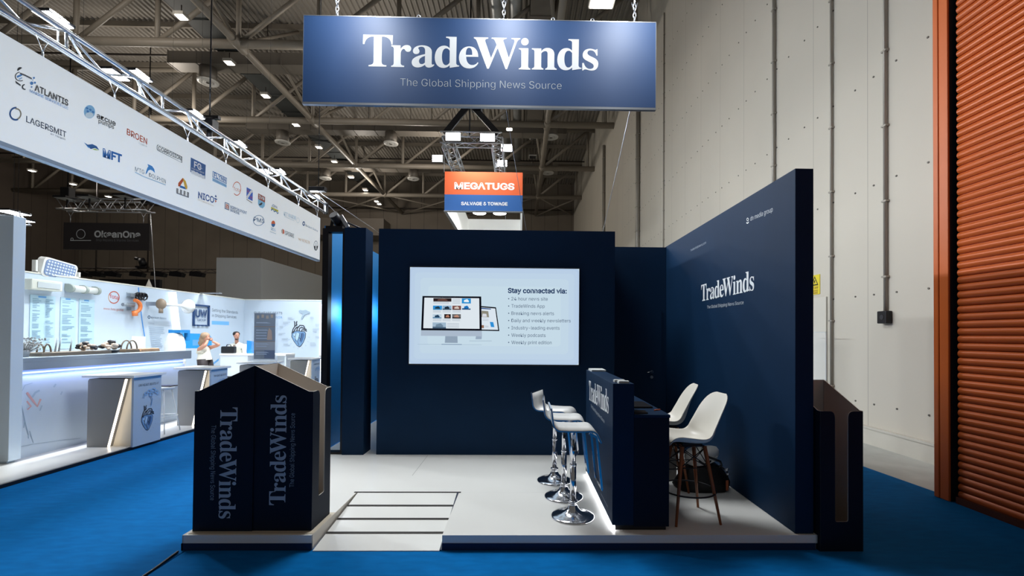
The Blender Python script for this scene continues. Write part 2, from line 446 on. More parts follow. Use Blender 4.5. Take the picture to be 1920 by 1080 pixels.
bx = [-20.77, -13.31, -5.85, 1.62, 5.6]
lab = ['leftmost, behind the long white banner', 'between the banner and the small orange sign', 'behind the small orange sign', 'rightmost, against the right wall']
for i in range(4):
    t = thing('cross_brace', 'thin cream X brace by the back wall, '+lab[i], 'brace', (bx[i], 44.3, CH), 'X braces by the back wall')
    MB().cyl((bx[i], 44.3, CH), (bx[i+1], BY-.1, CH), .07, n=6).build('rod', STEELP, t)
    MB().cyl((bx[i+1], 44.3, CH), (bx[i], BY-.1, CH-.14), .07, n=6).build('rod', STEELP, t)

# ---- air ducts
m_duct = mat('duct_sheet', '736d65', .5, .2, vary=.06, scale=1)
m_diff = mat('diffuser_white', 'c9c7c2', .4)
def diffuser(px, py, parent, top):
    c = on_z(px, py, 15.4)
    d = MB().cyl((c.x, c.y, 15.42), (c.x, c.y, top), .42, n=20).build('duct_drop', m_duct, parent)
    MB().lathe([(.10, -.02), (.14, .03), (.22, -.03), (.26, .03), (.36, -.03), (.5, 0), (.52, .06), (.44, .09)], (c.x, c.y, 15.4), 24).build('diffuser', m_diff, d)
    return c
rows = [([(390, 155)], -19.0, -2.5, 'nearest, left of the nameplate sign'), ([(530, 268), (733, 270), (1033, 258)], -19.5, 3.2, 'second row, below the nameplate sign'),
        ([(610, 335), (775, 336), (1027, 325)], -20.0, 3.2, 'third row, behind the small orange sign')]
for pts, x0, x1, lb in rows:
    yy = on_z(*pts[0], 15.4).y
    t = thing('air_duct', 'grey air duct with round diffusers, '+lb, 'air duct', (-9, yy, 16.2), 'cross ducts with round diffusers')
    mb = MB().box((x0, yy-.45, 16.2), (x1, yy+.45, 16.85))
    x = x0
    while x < x1: mb.box((x-.02, yy-.48, 16.17), (x+.02, yy+.48, 16.88)); x += 1.5
    mb.build('duct_run', m_duct, t)
    for p in pts:
        c = diffuser(p[0], p[1], t, 16.25)
t = thing('air_duct', 'wide grey rectangular duct with square grilles running lengthways beside the orange sign', 'air duct', (.9, 22, 17.0))
mb = MB().box((.35, 14, 17.0), (1.45, 33.5, 17.7))
for i in range(14): mb.box((.31, 14+1.5*i-.025, 16.96), (1.49, 14+1.5*i+.025, 17.74))
mb.build('duct_run', m_duct, t)
for p in ((1000, 258), (997, 294), (1006, 170)):
    c = on_z(*p, 16.93)
    f = MB().box((.92-.33, c.y-.33, 16.90), (.92+.33, c.y+.33, 16.99)).build('grille_frame', m_diff, t)
    mb = MB()
    for j in range(6): mb.box((.92-.27, c.y-.25+.1*j-.02, 16.88), (.92+.27, c.y-.25+.1*j+.02, 16.899))
    mb.build('grille', BLACKM, f)
for x, lb in ((-.35, 'just left of the wide duct with grilles'), (-1.25, 'left one of the pair')):
    t = MB().cyl((x, 13, 17.3), (x, 40, 17.3), .28, n=16).build('spiral_duct', mat('galvanised_sheet', 'a6a7a6', .4, .6, vary=.1, scale=2), None)
    tag(t, 'bright round pipe duct under the roof, '+lb, 'air duct', 'round pipe ducts')
t = thing('cable_tray', 'wide dark cable tray lengthways under the roof beside the row of small lights', 'cable tray', (-15.8, 15, 17.0))
m_tray = mat('tray_dark', '3c3f3f', .6)
MB().box((-16.5, 12, 17.0), (-15.1, BY-.01, 17.03)).build('tray_floor', m_tray, t)
for x in (-16.5, -15.1): MB().box((x-.02, 12, 17.0), (x+.02, BY-.01, 17.18)).build('tray_side', m_tray, t)
for i in range(16): MB().box((-16.55, 13+2.3*i, 16.94), (-15.05, 13.06+2.3*i, 17.0)).build('tray_rung', m_tray, t)
m_pipe = mat('sprinkler_pipe', '37302c', .5, .2)
for yy, zz, lb in ((18.6, 17.5, 'nearest'), (25.0, 16.88, 'second from the front'), (32.6, 16.88, 'third from the front'), (40.4, 17.3, 'fourth from the front'), (BY-.8, 15.6, 'farthest, along the back wall top')):
    t = thing('sprinkler_pipe', 'thin dark sprinkler pipe across the hall roof, '+lb, 'pipe', (-10, yy, zz), 'dark sprinkler pipes')
    MB().cyl((LX, yy, zz), (WX-.3, yy, zz), .055, n=8).build('pipe', m_pipe, t)
    for i in (0, 2, 3, 4, 5, 6, 7): MB().cyl((4-3.0*i, yy, zz), (4-3.0*i, yy, 18.7), .018, n=5).build('hanger', m_pipe, t)
t = MB().box((-30, BY-2.5, 12.2), (-14.6, BY-.01, 14.0)).build('bulkhead', mat('bulkhead_grey', '6d655c', .6)); tag(t, 'long brown grey boxed bulkhead on the back wall behind the end of the white banner', 'bulkhead')

# ---- small roof lights
m_lr = mat('lamp_housing', 'c8c4bc', .4)
def roof_light(px, py, z, label, group='small square roof lights in the long row', s=.17):
    c = on_z(px, py, z)
    t = thing('ceiling_light', label, 'ceiling light', c, group)
    MB().box((c.x-s-.05, c.y-s-.05, z+.02), (c.x+s+.05, c.y+s+.05, z+.16)).build('housing', m_lr, t)
    MB().box((c.x-s, c.y-s, z), (c.x+s, c.y+s, z+.019)).build('diffuser', LAMP, t)
    MB().cyl((c.x, c.y, z+.16), (c.x, c.y, z+.55), .02, n=6).build('hanger', m_pipe, t)
    return c
ords = ['first from the front', 'second from the front', 'third from the front', 'fourth from the front', 'fifth from the front', 'sixth from the front, above a tube truss', 'seventh from the front', 'eighth from the front', 'ninth from the front', 'tenth and farthest from the front']
for p, o_ in zip([(340, 33), (430, 119), (498, 181), (555, 235), (598, 277), (627, 304), (658, 333), (685, 357), (706, 378), (711, 383)], ords):
    c = roof_light(*p, 15.6, 'small roof light along the dark cable tray, '+o_)
for p, l in (((60, 321), 'small roof light under the long white banner, left one of a pair'), ((137, 346), 'small roof light under the long white banner, right one of a pair'), ((203, 369), 'small roof light above the dark hanging sign truss'), ((955, 243), 'lone small roof light to the right above the square hanging truss')):
    roof_light(*p, 15.6, l, 'scattered small roof lights')
c = roof_light(1130, 1, 12.5, 'large bright ceiling light panel above the right half of the nameplate sign', 'scattered small roof lights', .36)

# ---- things on the right wall
m_cond = mat('conduit_grey', 'a19c93', .45, .3)
def conduit(px, z0, z1, r, lab, box=False):
    y = on_x(px, 500, WX).y
    t = thing('conduit', lab, 'conduit', (WX-.05, y, z0), 'grey conduits up the right hall wall')
    xx = WX-r-.012
    MB().cyl((xx, y, z0), (xx, y, z1), r, n=10).build('pipe', m_cond, t)
    z = z0+.55
    while z < z1:
        MB().box((WX-2*r-.016, y-r-.025, z), (WX-.002, y+r+.02, z+.028)).build('clip', m_cond, t); z += 1.22
    return y
conduit(1454, .3, 15.2, .036, 'thick grey conduit up the pale wall seen just above the stand side wall')
conduit(1562, .3, 15.2, .024, 'thin grey conduit reaching the floor beside the yellow warning sign')
yb = conduit(1664, 2.19, 15.2, .026, 'thick grey conduit ending at the black switch box near the orange door')
conduit(1199, .3, 15.2, .10, 'wide dark cable riser on the right wall past the nameplate sign, nearer of a pair')
conduit(1134, .3, 15.2, .10, 'wide grey cable riser far along the right wall, farther of a pair')
conduit(1245, .3, 15.2, .024, 'thin dark conduit above the corner of the stand')
t = thing('switch_box', 'small black switch box on the pale wall beside the orange door', 'switch box', (WX-.1, yb, 2.02))
MB().box((WX-.105, yb-.10, 2.0), (WX-.002, yb+.09, 2.20)).build('box', BLACKM, t, bevel=.012)
MB().cyl((WX-.11, yb-.01, 2.10), (WX-.103, yb-.01, 2.10), .04, n=16).build('rotary_switch', mat('switch_grey', '303036', .4), t)
# warning sign
ys = on_x(1531, 530, WX).y
p1 = on_x(1538, 514, WX); p0 = on_x(1538, 551, WX)
t = thing('warning_sign', 'yellow warning notice with black triangle on the pale wall by the stand wall end', 'sign', (WX-.01, p1.y, p0.z))
MB().box((WX-.012, p1.y, p0.z), (WX-.001, p1.y+.30, p1.z)).build('plate', mat('warning_yellow', 'e8d534', .5), t)
ar = Art((WX-.012, p1.y+.30, p0.z), -Y, Z, .001)
h = p1.z-p0.z; bk = mat('print_black', '16161a', .5)
ar.loops([[(.04, h*.46), (.26, h*.46), (.15, h*.95)], [(.075, h*.52), (.225, h*.52), (.15, h*.85)]], bk)
ar.poly([(.13, h*.72), (.18, h*.74), (.15, h*.64), (.175, h*.65), (.13, h*.54), (.14, h*.63), (.12, h*.62)], bk)
ar.text('STOPP', (.04, h*.28), (.26, h*.28), (.04, h*.40), mat('print_brown', '8a5a2a', .5), bold=.02)
for q in (.20, .13, .06): ar.line([(.05, h*q), (.25, h*q)], .012, mat('print_brown', '8a5a2a', .5))
ar.build('print', t)
# clear sheet leaning by the wall, white board behind it
t = thing('acrylic_sheet', 'clear acrylic sheet standing against the pale wall behind the leaflet bin', 'sheet', (WX-.35, 8.3, 0))
yA, yB = on_x(1550, 640, WX-.35).y, on_x(1505, 640, WX-.35).y
zt = on_x(1550, 622, WX-.35).z
MB().box((WX-.36, yA, 0), (WX-.35, yB, zt)).build('pane', clear('acrylic', (.92, .96, 1), .10), t)
mb = MB()
mb.box((WX-.365, yA, 0), (WX-.345, yA+.012, zt)); mb.box((WX-.365, yA, zt-.012), (WX-.345, yB, zt)); mb.build('edge', mat('acrylic_edge', 'cfd4d6', .2), t)
yA2 = on_x(1540, 600, WX-.12).y
t = MB().box((WX-.03, yA2, .29), (WX-.002, yA2+1.3, on_x(1540, 556, WX-.12).z)).build('wall_board', mat('board_pale', 'd3cfc5', .5)); tag(t, 'tall pale board on the right wall under the yellow notice', 'board')

# ================================================================== ROLLER SHUTTER in its projecting frame
SX = 4.66; SY1 = on_z(1752, 930, 0).y; FY0 = on_x(1778, 600, SX).y; GY0 = on_x(1789, 600, SX+.05).y
m_or = mat('orange_paint', 'cc611f', .38, vary=.06, scale=2, coat=.2)
m_or2 = mat('orange_slat', 'c25a1e', .36, .1, vary=.05, scale=3)
t = thing('roller_shutter', 'tall orange ribbed roller shutter door with orange frame at the right edge', 'roller door', (SX, 3.5, 0))
mb = MB(); pitch = .0795; z = .06; prof = []
while z < 6.6:
    for k in range(7):
        a = k/6; prof.append((SX+.075-.020*math.sin(PI*(a*.9+.05))**.8, z+pitch*.86*a))
    prof.append((SX+.085, z+pitch*.9)); prof.append((SX+.085, z+pitch*.97))
    z += pitch
mb.grid([[(p, yy, q) for p, q in prof] for yy in (1.2, GY0-.03)], smooth=False)
mb.build('shutter_curtain', m_or2, t)
MB().box((SX+.03, 1.2, .0), (SX+.11, GY0-.03, .07)).build('bottom_rail', mat('rail_dark_red', '5a2c1a', .5, .3), t)
mb = MB().box((SX, FY0, 0), (SX+.3, (SY1*.62+FY0*.38), 6.6)); mb.box((SX-.006, (SY1*.62+FY0*.38)+.004, 0), (SX+.3, SY1, 6.6))
mb.build('frame', m_or, t, bevel=.008)
mb = MB().box((SX+.02, GY0+.045, 0), (SX+.2, FY0-.002, 6.6)); mb.build('guide_rail', mat('guide_dark', '1d2430', .5, .4), t)
MB().box((SX+.10, GY0-.05, 0), (SX+.2, GY0+.045, 6.6)).build('guide_brush', BLACK, t)
MB().box((SX+.3, SY1-.12, 0), (WX-.09, SY1, 6.6)).build('side_cheek', m_or, t)
# ================================================================== CARPETS
m_car = mat('blue_carpet', '0069ae', .95, vary=.10, scale=6, bump=.25, bscale=260, spec=.1, stretch=(1, 3, 1))
LBX = -5.83      # front edge of the neighbouring stand's floor
t = MB().box((LBX-.02, -3.5, -.012), (-2.705, 21, 0)).build('aisle_carpet', m_car); tag(t, 'bright blue carpet of the aisle beside the long white banner stand', 'carpet')
t = MB().box((-2.695, -3.5, -.012), (4.62, 6.0, -.0005)).build('aisle_carpet', m_car); tag(t, 'dark lit blue carpet running in front of the navy stand platform', 'carpet')
# right part runs on between platform and wall
mb = MB(); mb.add([(4.6, 2.0, -.0115), (4.79, 5.18, -.0115), (4.70, 9, -.0115), (2.9, 9, -.0115), (2.9, 6.01, -.0115), (4.6, 6.01, -.0115)], [(0, 1, 2, 3, 4, 5)])
mb2 = MB().prism([(4.621, 1.0), (4.80, 5.18), (4.72, 6.4), (4.55, 9.5), (2.6, 9.5), (2.6, 6.001), (4.621, 6.001)], (0, 0, -.012), X, Y, .0115)
t = mb2.build('carpet_strip', m_car); tag(t, 'blue carpet strip between the stand wall and the pale hall wall', 'carpet')
mb = MB().tube([(-2.73, 3.72, .012), (-2.71, 3.45, .006), (-2.695, 3.0, .006), (-2.69, 1.5, .006)], .009, 6)
t = mb.build('floor_cable', BLACK); tag(t, 'thin black cable lying on the carpet from the platform corner', 'cable')

# ================================================================== THE NAVY STAND
PX0, PX1, PY0, PZ = -2.724, 2.481, 3.776, .12
RX0, RX1, RY1 = -1.692, -.628, 4.787
m_plat = mat('platform_white', 'e9e8e3', .28, vary=.02, scale=1.2)
m_fas = mat('platform_fascia', 'efeeea', .6, spec=.2)
m_skirt = mat('carpet_skirt', '0a2c52', .95)
t = thing('platform', 'low white stand platform with pale edge trim on blue carpet', 'platform', (0, 5.5, 0))
mb = MB(); e = .001
mb.box((PX0, PY0, .0), (RX0, RY1, PZ)); mb.box((RX1, PY0, .0), (PX1, RY1, PZ)); mb.box((PX0, RY1+e, .0), (PX1, 10.4, PZ))
mb.build('deck', m_plat, t)
mb = MB()
for a, b in ((PX0-.004, RX0), (RX1, PX1+.004)): mb.box((a, PY0-.008, .055), (b, PY0-.001, PZ+.001))
mb.box((PX0-.008, PY0-.008, .055), (PX0-.001, 10.4, PZ+.001)); mb.box((PX1+.001, PY0-.008, .055), (PX1+.008, 7.2, PZ+.001))
mb.build('edge_trim', m_fas, t)
mb = MB()
for a, b in ((PX0-.012, RX0), (RX1, PX1-.01)): mb.box((a, PY0-.013, -.0), (b, PY0-.0005, .056))
mb.box((PX0-.013, PY0-.013, 0), (PX0-.0005, 10.4, .056)); mb.build('carpet_skirt', m_skirt, t)
mb = MB().box((RX0+.001, PY0, .0), (RX0+.006, RY1, PZ+.002)); mb.build('ramp_cheek', mat('cheek_white', 'd8d2c6', .4), t)
# loose cable cover line across the deck
mb = MB().box((-1.25, 5.35, PZ), (-1.244, 6.25, PZ+.0006)); mb.build('deck_joint', mat('joint_grey', 'b9b9b4', .6), t)
# ramp
t = thing('ramp', 'white wheelchair ramp with four dark anti-slip strips set into the platform', 'ramp', ((RX0+RX1)/2, PY0, 0))
A = Vector((RX0+.02, PY0-.03, .006)); B = Vector((RX0+.02, RY1-.012, PZ+.001)); rl = (B-A); rv = rl.normalized(); wd = RX1-RX0-.04
mb = MB(); mb.prism([(0, 0), (wd, 0), (wd, rl.length), (0, rl.length)], A, X, rv, -.012); mb.build('ramp_board', m_plat, t)
nr = X.cross(rv)
for py, th in ((999, .030), (971.5, .030), (947, .030)):
    yy = on_z(740, py, PZ*(.30 if py > 990 else .58 if py > 960 else .8)).y; s0 = (yy-A.y)/rv.y
    mb = MB(); mb.prism([(0, s0-th/2), (wd, s0-th/2), (wd, s0+th/2), (0, s0+th/2)], A+nr*.0005, X, rv, .003); mb.build('grip_strip', mat('grip_dark', '2b2723', .8), t)
mb = MB().box((RX0-.02, RY1-.016, PZ+.0005), (RX1+.02, RY1+.010, PZ+.004)); mb.build('grip_strip', mat('grip_dark', '2b2723', .8), t)
mb = MB(); mb.prism([(wd+.002, .0), (wd+.018, .0), (wd+.018, rl.length), (wd+.002, rl.length)], A, X, rv, .006); mb.build('edge_strip', mat('grip_navy', '16233a', .6), t)

# ---- stand walls
WH = 3.205; TVY = 6.27; RW = 2.318; RECY = 7.2
tv_wall = MB().box((-1.955, TVY, PZ+.002), (1.302, TVY+.12, WH+.01)).box((1.182, TVY+.12, PZ+.002), (1.302, RECY+.1, WH)).box((-1.955, TVY+.12, PZ+.002), (-1.835, 9.9, WH)).build('stand_wall', NAVY)
tag(tv_wall, 'broad navy wall of the stand that carries the television', 'wall', 'navy walls of the stand')
t = MB().box((1.303, RECY, PZ+.002), (2.317, RECY+.1, WH-.02)).build('stand_wall', NAVY); tag(t, 'narrow set-back navy wall with a door between the television wall and the side wall', 'wall', 'navy walls of the stand')
side = MB().box((RW, 3.795, PZ+.002), (2.474, 7.3, 3.20)).build('stand_wall', NAVY, bevel=.003)
tag(side, 'long navy side wall of the stand with white lettering, beside the pale hall wall', 'wall', 'navy walls of the stand')
pil = MB().box((-2.415, 6.25, PZ), (-2.125, 6.55, 3.22)).build('stand_pillar', NAVY); tag(pil, 'narrow navy pillar left of the television wall', 'pillar')
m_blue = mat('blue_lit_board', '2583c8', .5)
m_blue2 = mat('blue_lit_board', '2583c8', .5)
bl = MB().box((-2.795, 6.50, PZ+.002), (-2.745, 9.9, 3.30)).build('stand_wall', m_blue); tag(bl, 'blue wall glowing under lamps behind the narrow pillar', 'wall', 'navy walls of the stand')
bk2 = MB().box((-2.74, 9.8, PZ), (-1.96, 9.9, 3.3)).build('stand_wall', NAVY); tag(bk2, 'navy end wall at the far end of the gap behind the narrow pillar', 'wall', 'navy walls of the stand')
t = thing('black_frame', 'slim black frame around the opening left of the navy pillar', 'frame', (-2.65, 6.3, PZ))
MB().box((-2.725, 6.28, PZ), (-2.645, 6.40, 3.215)).build('post', BLACKM, t)
MB().box((-2.645, 6.28, 3.165), (-2.416, 6.40, 3.215)).build('top_rail', BLACKM, t)
MB().box((-2.452, 6.28, PZ+.03), (-2.416, 6.40, 3.165)).build('post', BLACKM, t)
MB().box((-2.645, 6.28, PZ), (-2.416, 6.40, PZ+.03)).build('bottom_rail', BLACKM, t)
# lamps that wash the blue wall, on small arms at its top
for xx, yy, zz, x2, y2, lb in ((-2.52, 7.0, 2.12, -2.30, 6.551, 'on the back of the pillar'), (-2.42, 8.7, 2.2, -1.956, 8.7, 'on the television wall side')):
    t = thing('arm_light', 'small black arm light facing the blue wall, '+lb, 'lamp', (xx, yy, zz), 'arm lights facing the blue wall')
    MB().cyl((x2, y2, zz+.06), (xx+.03, yy, zz+.06), .012, n=8).build('arm', BLACKM, t)
    MB().cyl((xx+.06, yy, zz+.06), (xx, yy, zz+.02), .04, .05, 12).build('head', BLACKM, t)
    spot('arm_lamp', (xx-.01, yy, zz+.0), (-2.745, yy-.1, zz-.12), 20, 2.7, (.45, .75, 1), .9, .16)
# moving head on the top of the frame
p = on_y(632, 430, 6.4)
t = thing('stage_light', 'black and silver spot lamp with bracket on top of the stand above the black frame', 'lamp', (p.x, 6.4, 3.215))
MB().box((p.x-.13, 6.33, 3.216), (p.x+.10, 6.50, 3.26)).build('base', BLACKM, t)
MB().bar((p.x-.09, 6.42, 3.26), (p.x-.06, 6.42, 3.42), .03).bar((p.x+.07, 6.42, 3.26), (p.x+.03, 6.42, 3.40), .03).build('yoke', BLACKM, t)
MB().cyl((p.x-.03, 6.34, 3.42), (p.x+.02, 6.50, 3.30), .062, .075, 14).build('lamp_body', BLACKM, t)
MB().bar((p.x+.05, 6.40, 3.42), (p.x+.15, 6.40, 3.26), .03, .05).build('reflector_flap', ALU, t)
MB().cyl((p.x+.09, 6.42, 3.35), (p.x+.36, 6.46, 3.235), .012, n=8).build('cable_arm', BLACKM, t)
# door in the recess
dr = bpy.data.objects.new('door_1', None); COL.objects.link(dr)
dr.location = (1.81, RECY, PZ); ORG[dr.name] = Vector((1.81, RECY, PZ)); dr['kind'] = 'structure'
MB().box((1.38, RECY-.02, PZ+.01), (2.24, RECY-.001, 2.2)).build('door_leaf', NAVY, dr)
q = on_y(1222, 697, RECY-.02)
mb = MB().cyl((q.x, RECY-.02, q.z), (q.x, RECY-.028, q.z), .026, n=14).cyl((q.x, RECY-.028, q.z), (q.x, RECY-.07, q.z), .010, n=8).tube([(q.x, RECY-.068, q.z), (q.x-.10, RECY-.068, q.z-.004)], .009, 8)
mb.build('door_handle', CHROME, dr)
MB().cyl((q.x, RECY-.02, q.z-.085), (q.x, RECY-.028, q.z-.085), .024, n=14).build('keyhole_plate', ALU, dr)

# ---- lettering on the side wall
ar = Art((RW, 5, PZ), -Y, Z, .001)
ar.plate((1314.8, 565), (1414, 544.5), (1314.8, 534.5), LETTER, px=True)
ar.text('The Global Shipping News Source', (1326, 578.7), (1394.3, 570.0), (1326, 573.2), mat('pale_lettering', 'b8c0c8', .5), px=True)
ar.build('lettering', side)
ar = Art((RW, 5, PZ), -Y, Z, .001)
ar.text('dn media group', (1407, 414.2), (1449, 396.5), (1407, 406.0), mat('pale_lettering', 'b8c0c8', .5), px=True, ref='d')
ar.ell((1402, 411.5), 1.9, 3.2, LETTER, hole=.62, px=True)
ar.line([(1399.8, 417.5), (1402, 418.6), (1404.2, 416.2)], .012, LETTER, px=True)
ar.build('group_mark', side)
ar = Art((RW, 5, PZ), -Y, Z, .001)
ar.text('tradewindsnews.com', (1295, 471.5), (1324, 456.8), (1295, 467), mat('dim_lettering', '8a96a6', .5), px=True, ref='d')
ar.build('web_address', side)

# ---- television
TX0, TX1, TZ0, TZ1 = -1.505, .797, 1.368, 2.678
t = thing('television', 'large wall-mounted television showing a pale slide with two computer screens', 'television', (-.35, TVY, TZ0))
MB().box((TX0-.012, TVY-.075, TZ0-.016), (TX1+.012, TVY-.005, TZ1+.012)).build('cabinet', BLACK, t, bevel=.006)
scr = glow('screen_pale_blue', 'c3d8e6', 1.0)
def sg(c): return glow('screen_'+c, c, 1.0)
s_ = MB().box((TX0, TVY-.078, TZ0), (TX1, TVY-.0755, TZ1)).build('screen', scr, t)
ar = Art((TX0, TVY-.078, TZ0), X, Z, .0008, .00012)
P = True
W_, H_ = TX1-TX0, TZ1-TZ0
for i in range(5):   # the slide's soft blue border
    m = .055*(1-i/5.0); cc = ['b4cae4', 'b9cee5', 'bdd2e6', 'c1d6e6', 'c5dae7'][i]
    q = [.012*i, .022*i, .034*i, .048*i, .062*i][i]
    r = .05
    pts = []
    for cx, cy, a0 in ((W_-q-r, H_-q-r, 0), (q+r, H_-q-r, PI/2), (q+r, q+r, PI), (W_-q-r, q+r, 1.5*PI)):
        pts += [(cx+r*math.cos(a0+k*PI/8), cy+r*math.sin(a0+k*PI/8)) for k in range(5)]
    ar.poly(pts, sg(cc))
tn, tg = sg('16305a'), sg('4f6078')
ar.text('Stay connected via:', (952.2, 549.0), (1062.6, 550.2), (952.2, 540.2), tn, px=P, bold=.042)
for y, x1, s in ((563.2, 1027, '24 hour news site'), (576.8, 1021.3, 'TradeWinds App'), (590.4, 1038.7, 'Breaking news alerts'), (604, 1070, 'Daily and weekly newsletters'), (617.7, 1049.2, 'Industry-leading events'), (631.4, 1023, 'Weekly podcasts'), (645, 1034.2, 'Weekly print edition')):
    ar.text(s, (958.8, y), (x1, y+.5), (958.8, y-6.3), tg, px=P)
    ar.ell((953.8, y-3), 1.15, 1.15, tg, px=P, n=12)
bk_, wh_ = sg('0b0d16'), sg('d9e4ee')
ar.poly([(902, 573.8), (930, 576.2), (936.4, 620.8), (902, 620)], bk_, px=P)
ar.poly([(902, 576.2), (928.5, 578.5), (934, 618.6), (902, 617.8)], wh_, px=P)
ar.poly([(902, 577.0), (920, 578.6), (921, 580.4), (902, 579.2)], sg('274c86'), px=P)
ar.poly([(903, 582.5), (915.5, 583.5), (917, 595), (903, 594.5)], sg('8d8a7c'), px=P)
ar.poly([(905, 588), (912, 588.5), (913, 594), (904, 594)], sg('d5d8e0'), px=P)
ar.poly([(918.5, 603.5), (925, 604), (927, 613.5), (920.5, 613)], sg('2f8fd6'), px=P)
ar.poly([(903, 609.5), (907.5, 609.8), (907.5, 615.3), (903.3, 615)], sg('8f6a58'), px=P)
for y in (598, 600.5, 611, 613): ar.line([(905 if y < 605 else 909, y), (916, y+.6)], .006, sg('b3bac6'), px=P)
ar.poly([(892.5, 630.5), (903.5, 630.7), (903, 636), (891.5, 636)], sg('97a9bd'), px=P)
ar.line([(880, 639.2), (922, 639.2)], .008, sg('a8bccd'), px=P)
ar.poly([(792.3, 555), (902.3, 556), (903.4, 620.2), (789.7, 619.2)], bk_, px=P)
ar.poly([(795.9, 558.1), (898.6, 559.3), (899.2, 616.6), (793.8, 615.4)], sg('dde6ed'), px=P)
ar.poly([(789.7, 619.3), (903.4, 620.3), (903.9, 630.6), (789.2, 629.6)], sg('aab9cb'), px=P)
ar.poly([(835, 630.2), (857.8, 630.4), (858.2, 643), (834.2, 642.7)], sg('8fa1b4'), px=P)
ar.line([(783, 645.4), (903, 646.6)], .006, sg('a9bfd2'), px=P); ar.line([(828, 645.6), (866, 645.9)], .012, sg('8ba0b8'), px=P)
pics = [(812.7, 559, 846.5, 565.5, ['2a1f20', '6a4a42', '38282a']), (866, 559.4, 883, 569, ['2b8fd0', 'e6eef4', '2b8fd0']), (812, 573, 829, 581, ['2f8fd4', '20384c', '3b87b8']), (829.8, 573, 846.6, 581, ['8fb0cc', '1c2836', '3a5368']),
        (848.3, 573.2, 864.5, 581, ['7a4a44', 'd3c7bd', '5a3a3a']), (866.5, 571.6, 882.5, 580.6, ['d9e6f0', '1d6fb8', '204a78']), (811.5, 589, 828, 597, ['bcd0de', '1f3c58', '5e86a6']), (833.2, 589, 845.4, 597, ['241a1c', 'b07a64', '2a2020']), (848, 589, 864.2, 597.2, ['6a6a6c', 'b98a76', '201c20']), (811.3, 604.5, 836.5, 615.8, ['9fb7cb', '6f879c', '4c6278'])]
for x0, y0, x1, y1, cs in pics:
    ar.poly([(x0, y0), (x1, y0+.2), (x1, y1+.2), (x0, y1)], sg(cs[0]), px=P)
    ar.poly([(x0+(x1-x0)*.25, y0+(y1-y0)*.35), (x0+(x1-x0)*.6, y0+(y1-y0)*.15), (x1-(x1-x0)*.2, y0+(y1-y0)*.55), (x1-(x1-x0)*.3, y1), (x0+(x1-x0)*.2, y1)], sg(cs[1]), px=P)
    ar.poly([(x0, y1-(y1-y0)*.3), (x1, y1-(y1-y0)*.22), (x1, y1+.2), (x0, y1)], sg(cs[2]), px=P)
for x0, x1, ys in ((812.7, 842, (567, 569)), (812, 827, (583, 585)), (830, 845, (583, 585)), (848.5, 864, (583, 585)), (848.5, 863, (561, 563.5, 566, 568.5)), (812, 828, (599, 601)), (830, 845, (599, 601)), (848, 863, (599, 601)), (838.5, 861, (606.5, 609, 611.5, 614))):
    for y in ys: ar.line([(x0, y), (x1, y+.3)], .0055, sg('a7b2c0'), px=P)
ar.build('slide', s_)

# ---- counter
CX0, CX1, CX2, CY0, CY1, CZ1, CZ2 = .79, .972, 1.273, 3.857, 5.42, 1.362, 1.10
t = thing('reception_counter', 'navy reception counter with raised front and white lettering beside chrome stools', 'counter', ((CX0+CX2)/2, CY0, PZ))
ctr = t
fr = MB().box((CX0, CY0, PZ+.045), (CX1, CY1, CZ1)).build('front_panel', NAVY, t, bevel=.003)
MB().box((CX1+.001, CY0, PZ+.035), (CX2, CY0+.03, CZ2-.026)).build('end_panel', NAVYP, t)
MB().box((CX1+.001, CY1-.03, PZ+.035), (CX2, CY1, CZ2-.026)).build('end_panel', NAVYP, t)
MB().box((CX1+.001, CY0-.004, CZ2-.025), (CX2+.008, CY1, CZ2)).build('worktop', NAVY, t, bevel=.002)
MB().box((CX1+.002, CY0+.04, .62), (CX2-.03, CY1-.04, .64)).build('shelf', NAVYP, t)
MB().box((CX0+.03, CY0+.02, PZ), (CX2-.02, CY1-.02, PZ+.045)).build('plinth', BLACK, t)
led = glow('led_strip_white', 'fbfcff', 9.0)
MB().box((CX0+.006, CY0+.004, PZ+.012), (CX0+.026, CY1-.01, PZ+.03)).build('led_strip', led, t)
ar = Art((CX0, 5, PZ), -Y, Z, .001)
ar.plate((1104.2, 749), (1141.2, 776.5), (1104.2, 713), LETTER, px=True)
ar.text('The Global Shipping News Source', (1108, 763), (1133.5, 793.5), (1108, 757.5), mat('pale_lettering', 'b8c0c8', .5), px=True)
ar.text('tradewindsnews.com', (1126.5, 926), (1139.8, 952), (1126.5, 922), mat('dim_lettering', '8a96a6', .5), px=True, ref='d')
ar.build('lettering', fr)
# things on the counter
def stack(name, label, cat, c, w, d, n, th, m, group=None, rz=0):
    t = thing(name, label, cat, c, group)
    mb = MB()
    for i in range(n):
        s = (i*7 % 5-2)*.002
        mb.box((-w/2+s, -d/2-s, i*th), (w/2+s, d/2-s, i*th+th*.85))
    mb.build('cards', m, t, local=True); t.rotation_euler = (0, 0, rz); return t
stack('card_stack', 'low stack of white cards on the far end of the counter top', 'cards', (CX0+.10, CY1-.16, CZ1), .16, .24, 5, .004, WHITE)
stack('card_stack', 'stack of white cards on the counter top, nearer of the two on the near end', 'cards', (CX0+.10, CY0+.06, CZ1), .085, .055, 8, .0025, WHITE, 'business card stacks')
stack('card_stack', 'stack of white cards on the counter top, farther of the two on the near end', 'cards', (CX0+.085, CY0+.16, CZ1), .085, .055, 8, .0025, WHITE, 'business card stacks')
t = thing('laptop', 'dark laptop open on the lower counter worktop', 'laptop', (CX1+.16, 4.35, CZ2))
MB().box((CX1+.03, 4.2, CZ2), (CX1+.26, 4.54, CZ2+.016)).build('keyboard_base', BLACKM, t, bevel=.003)
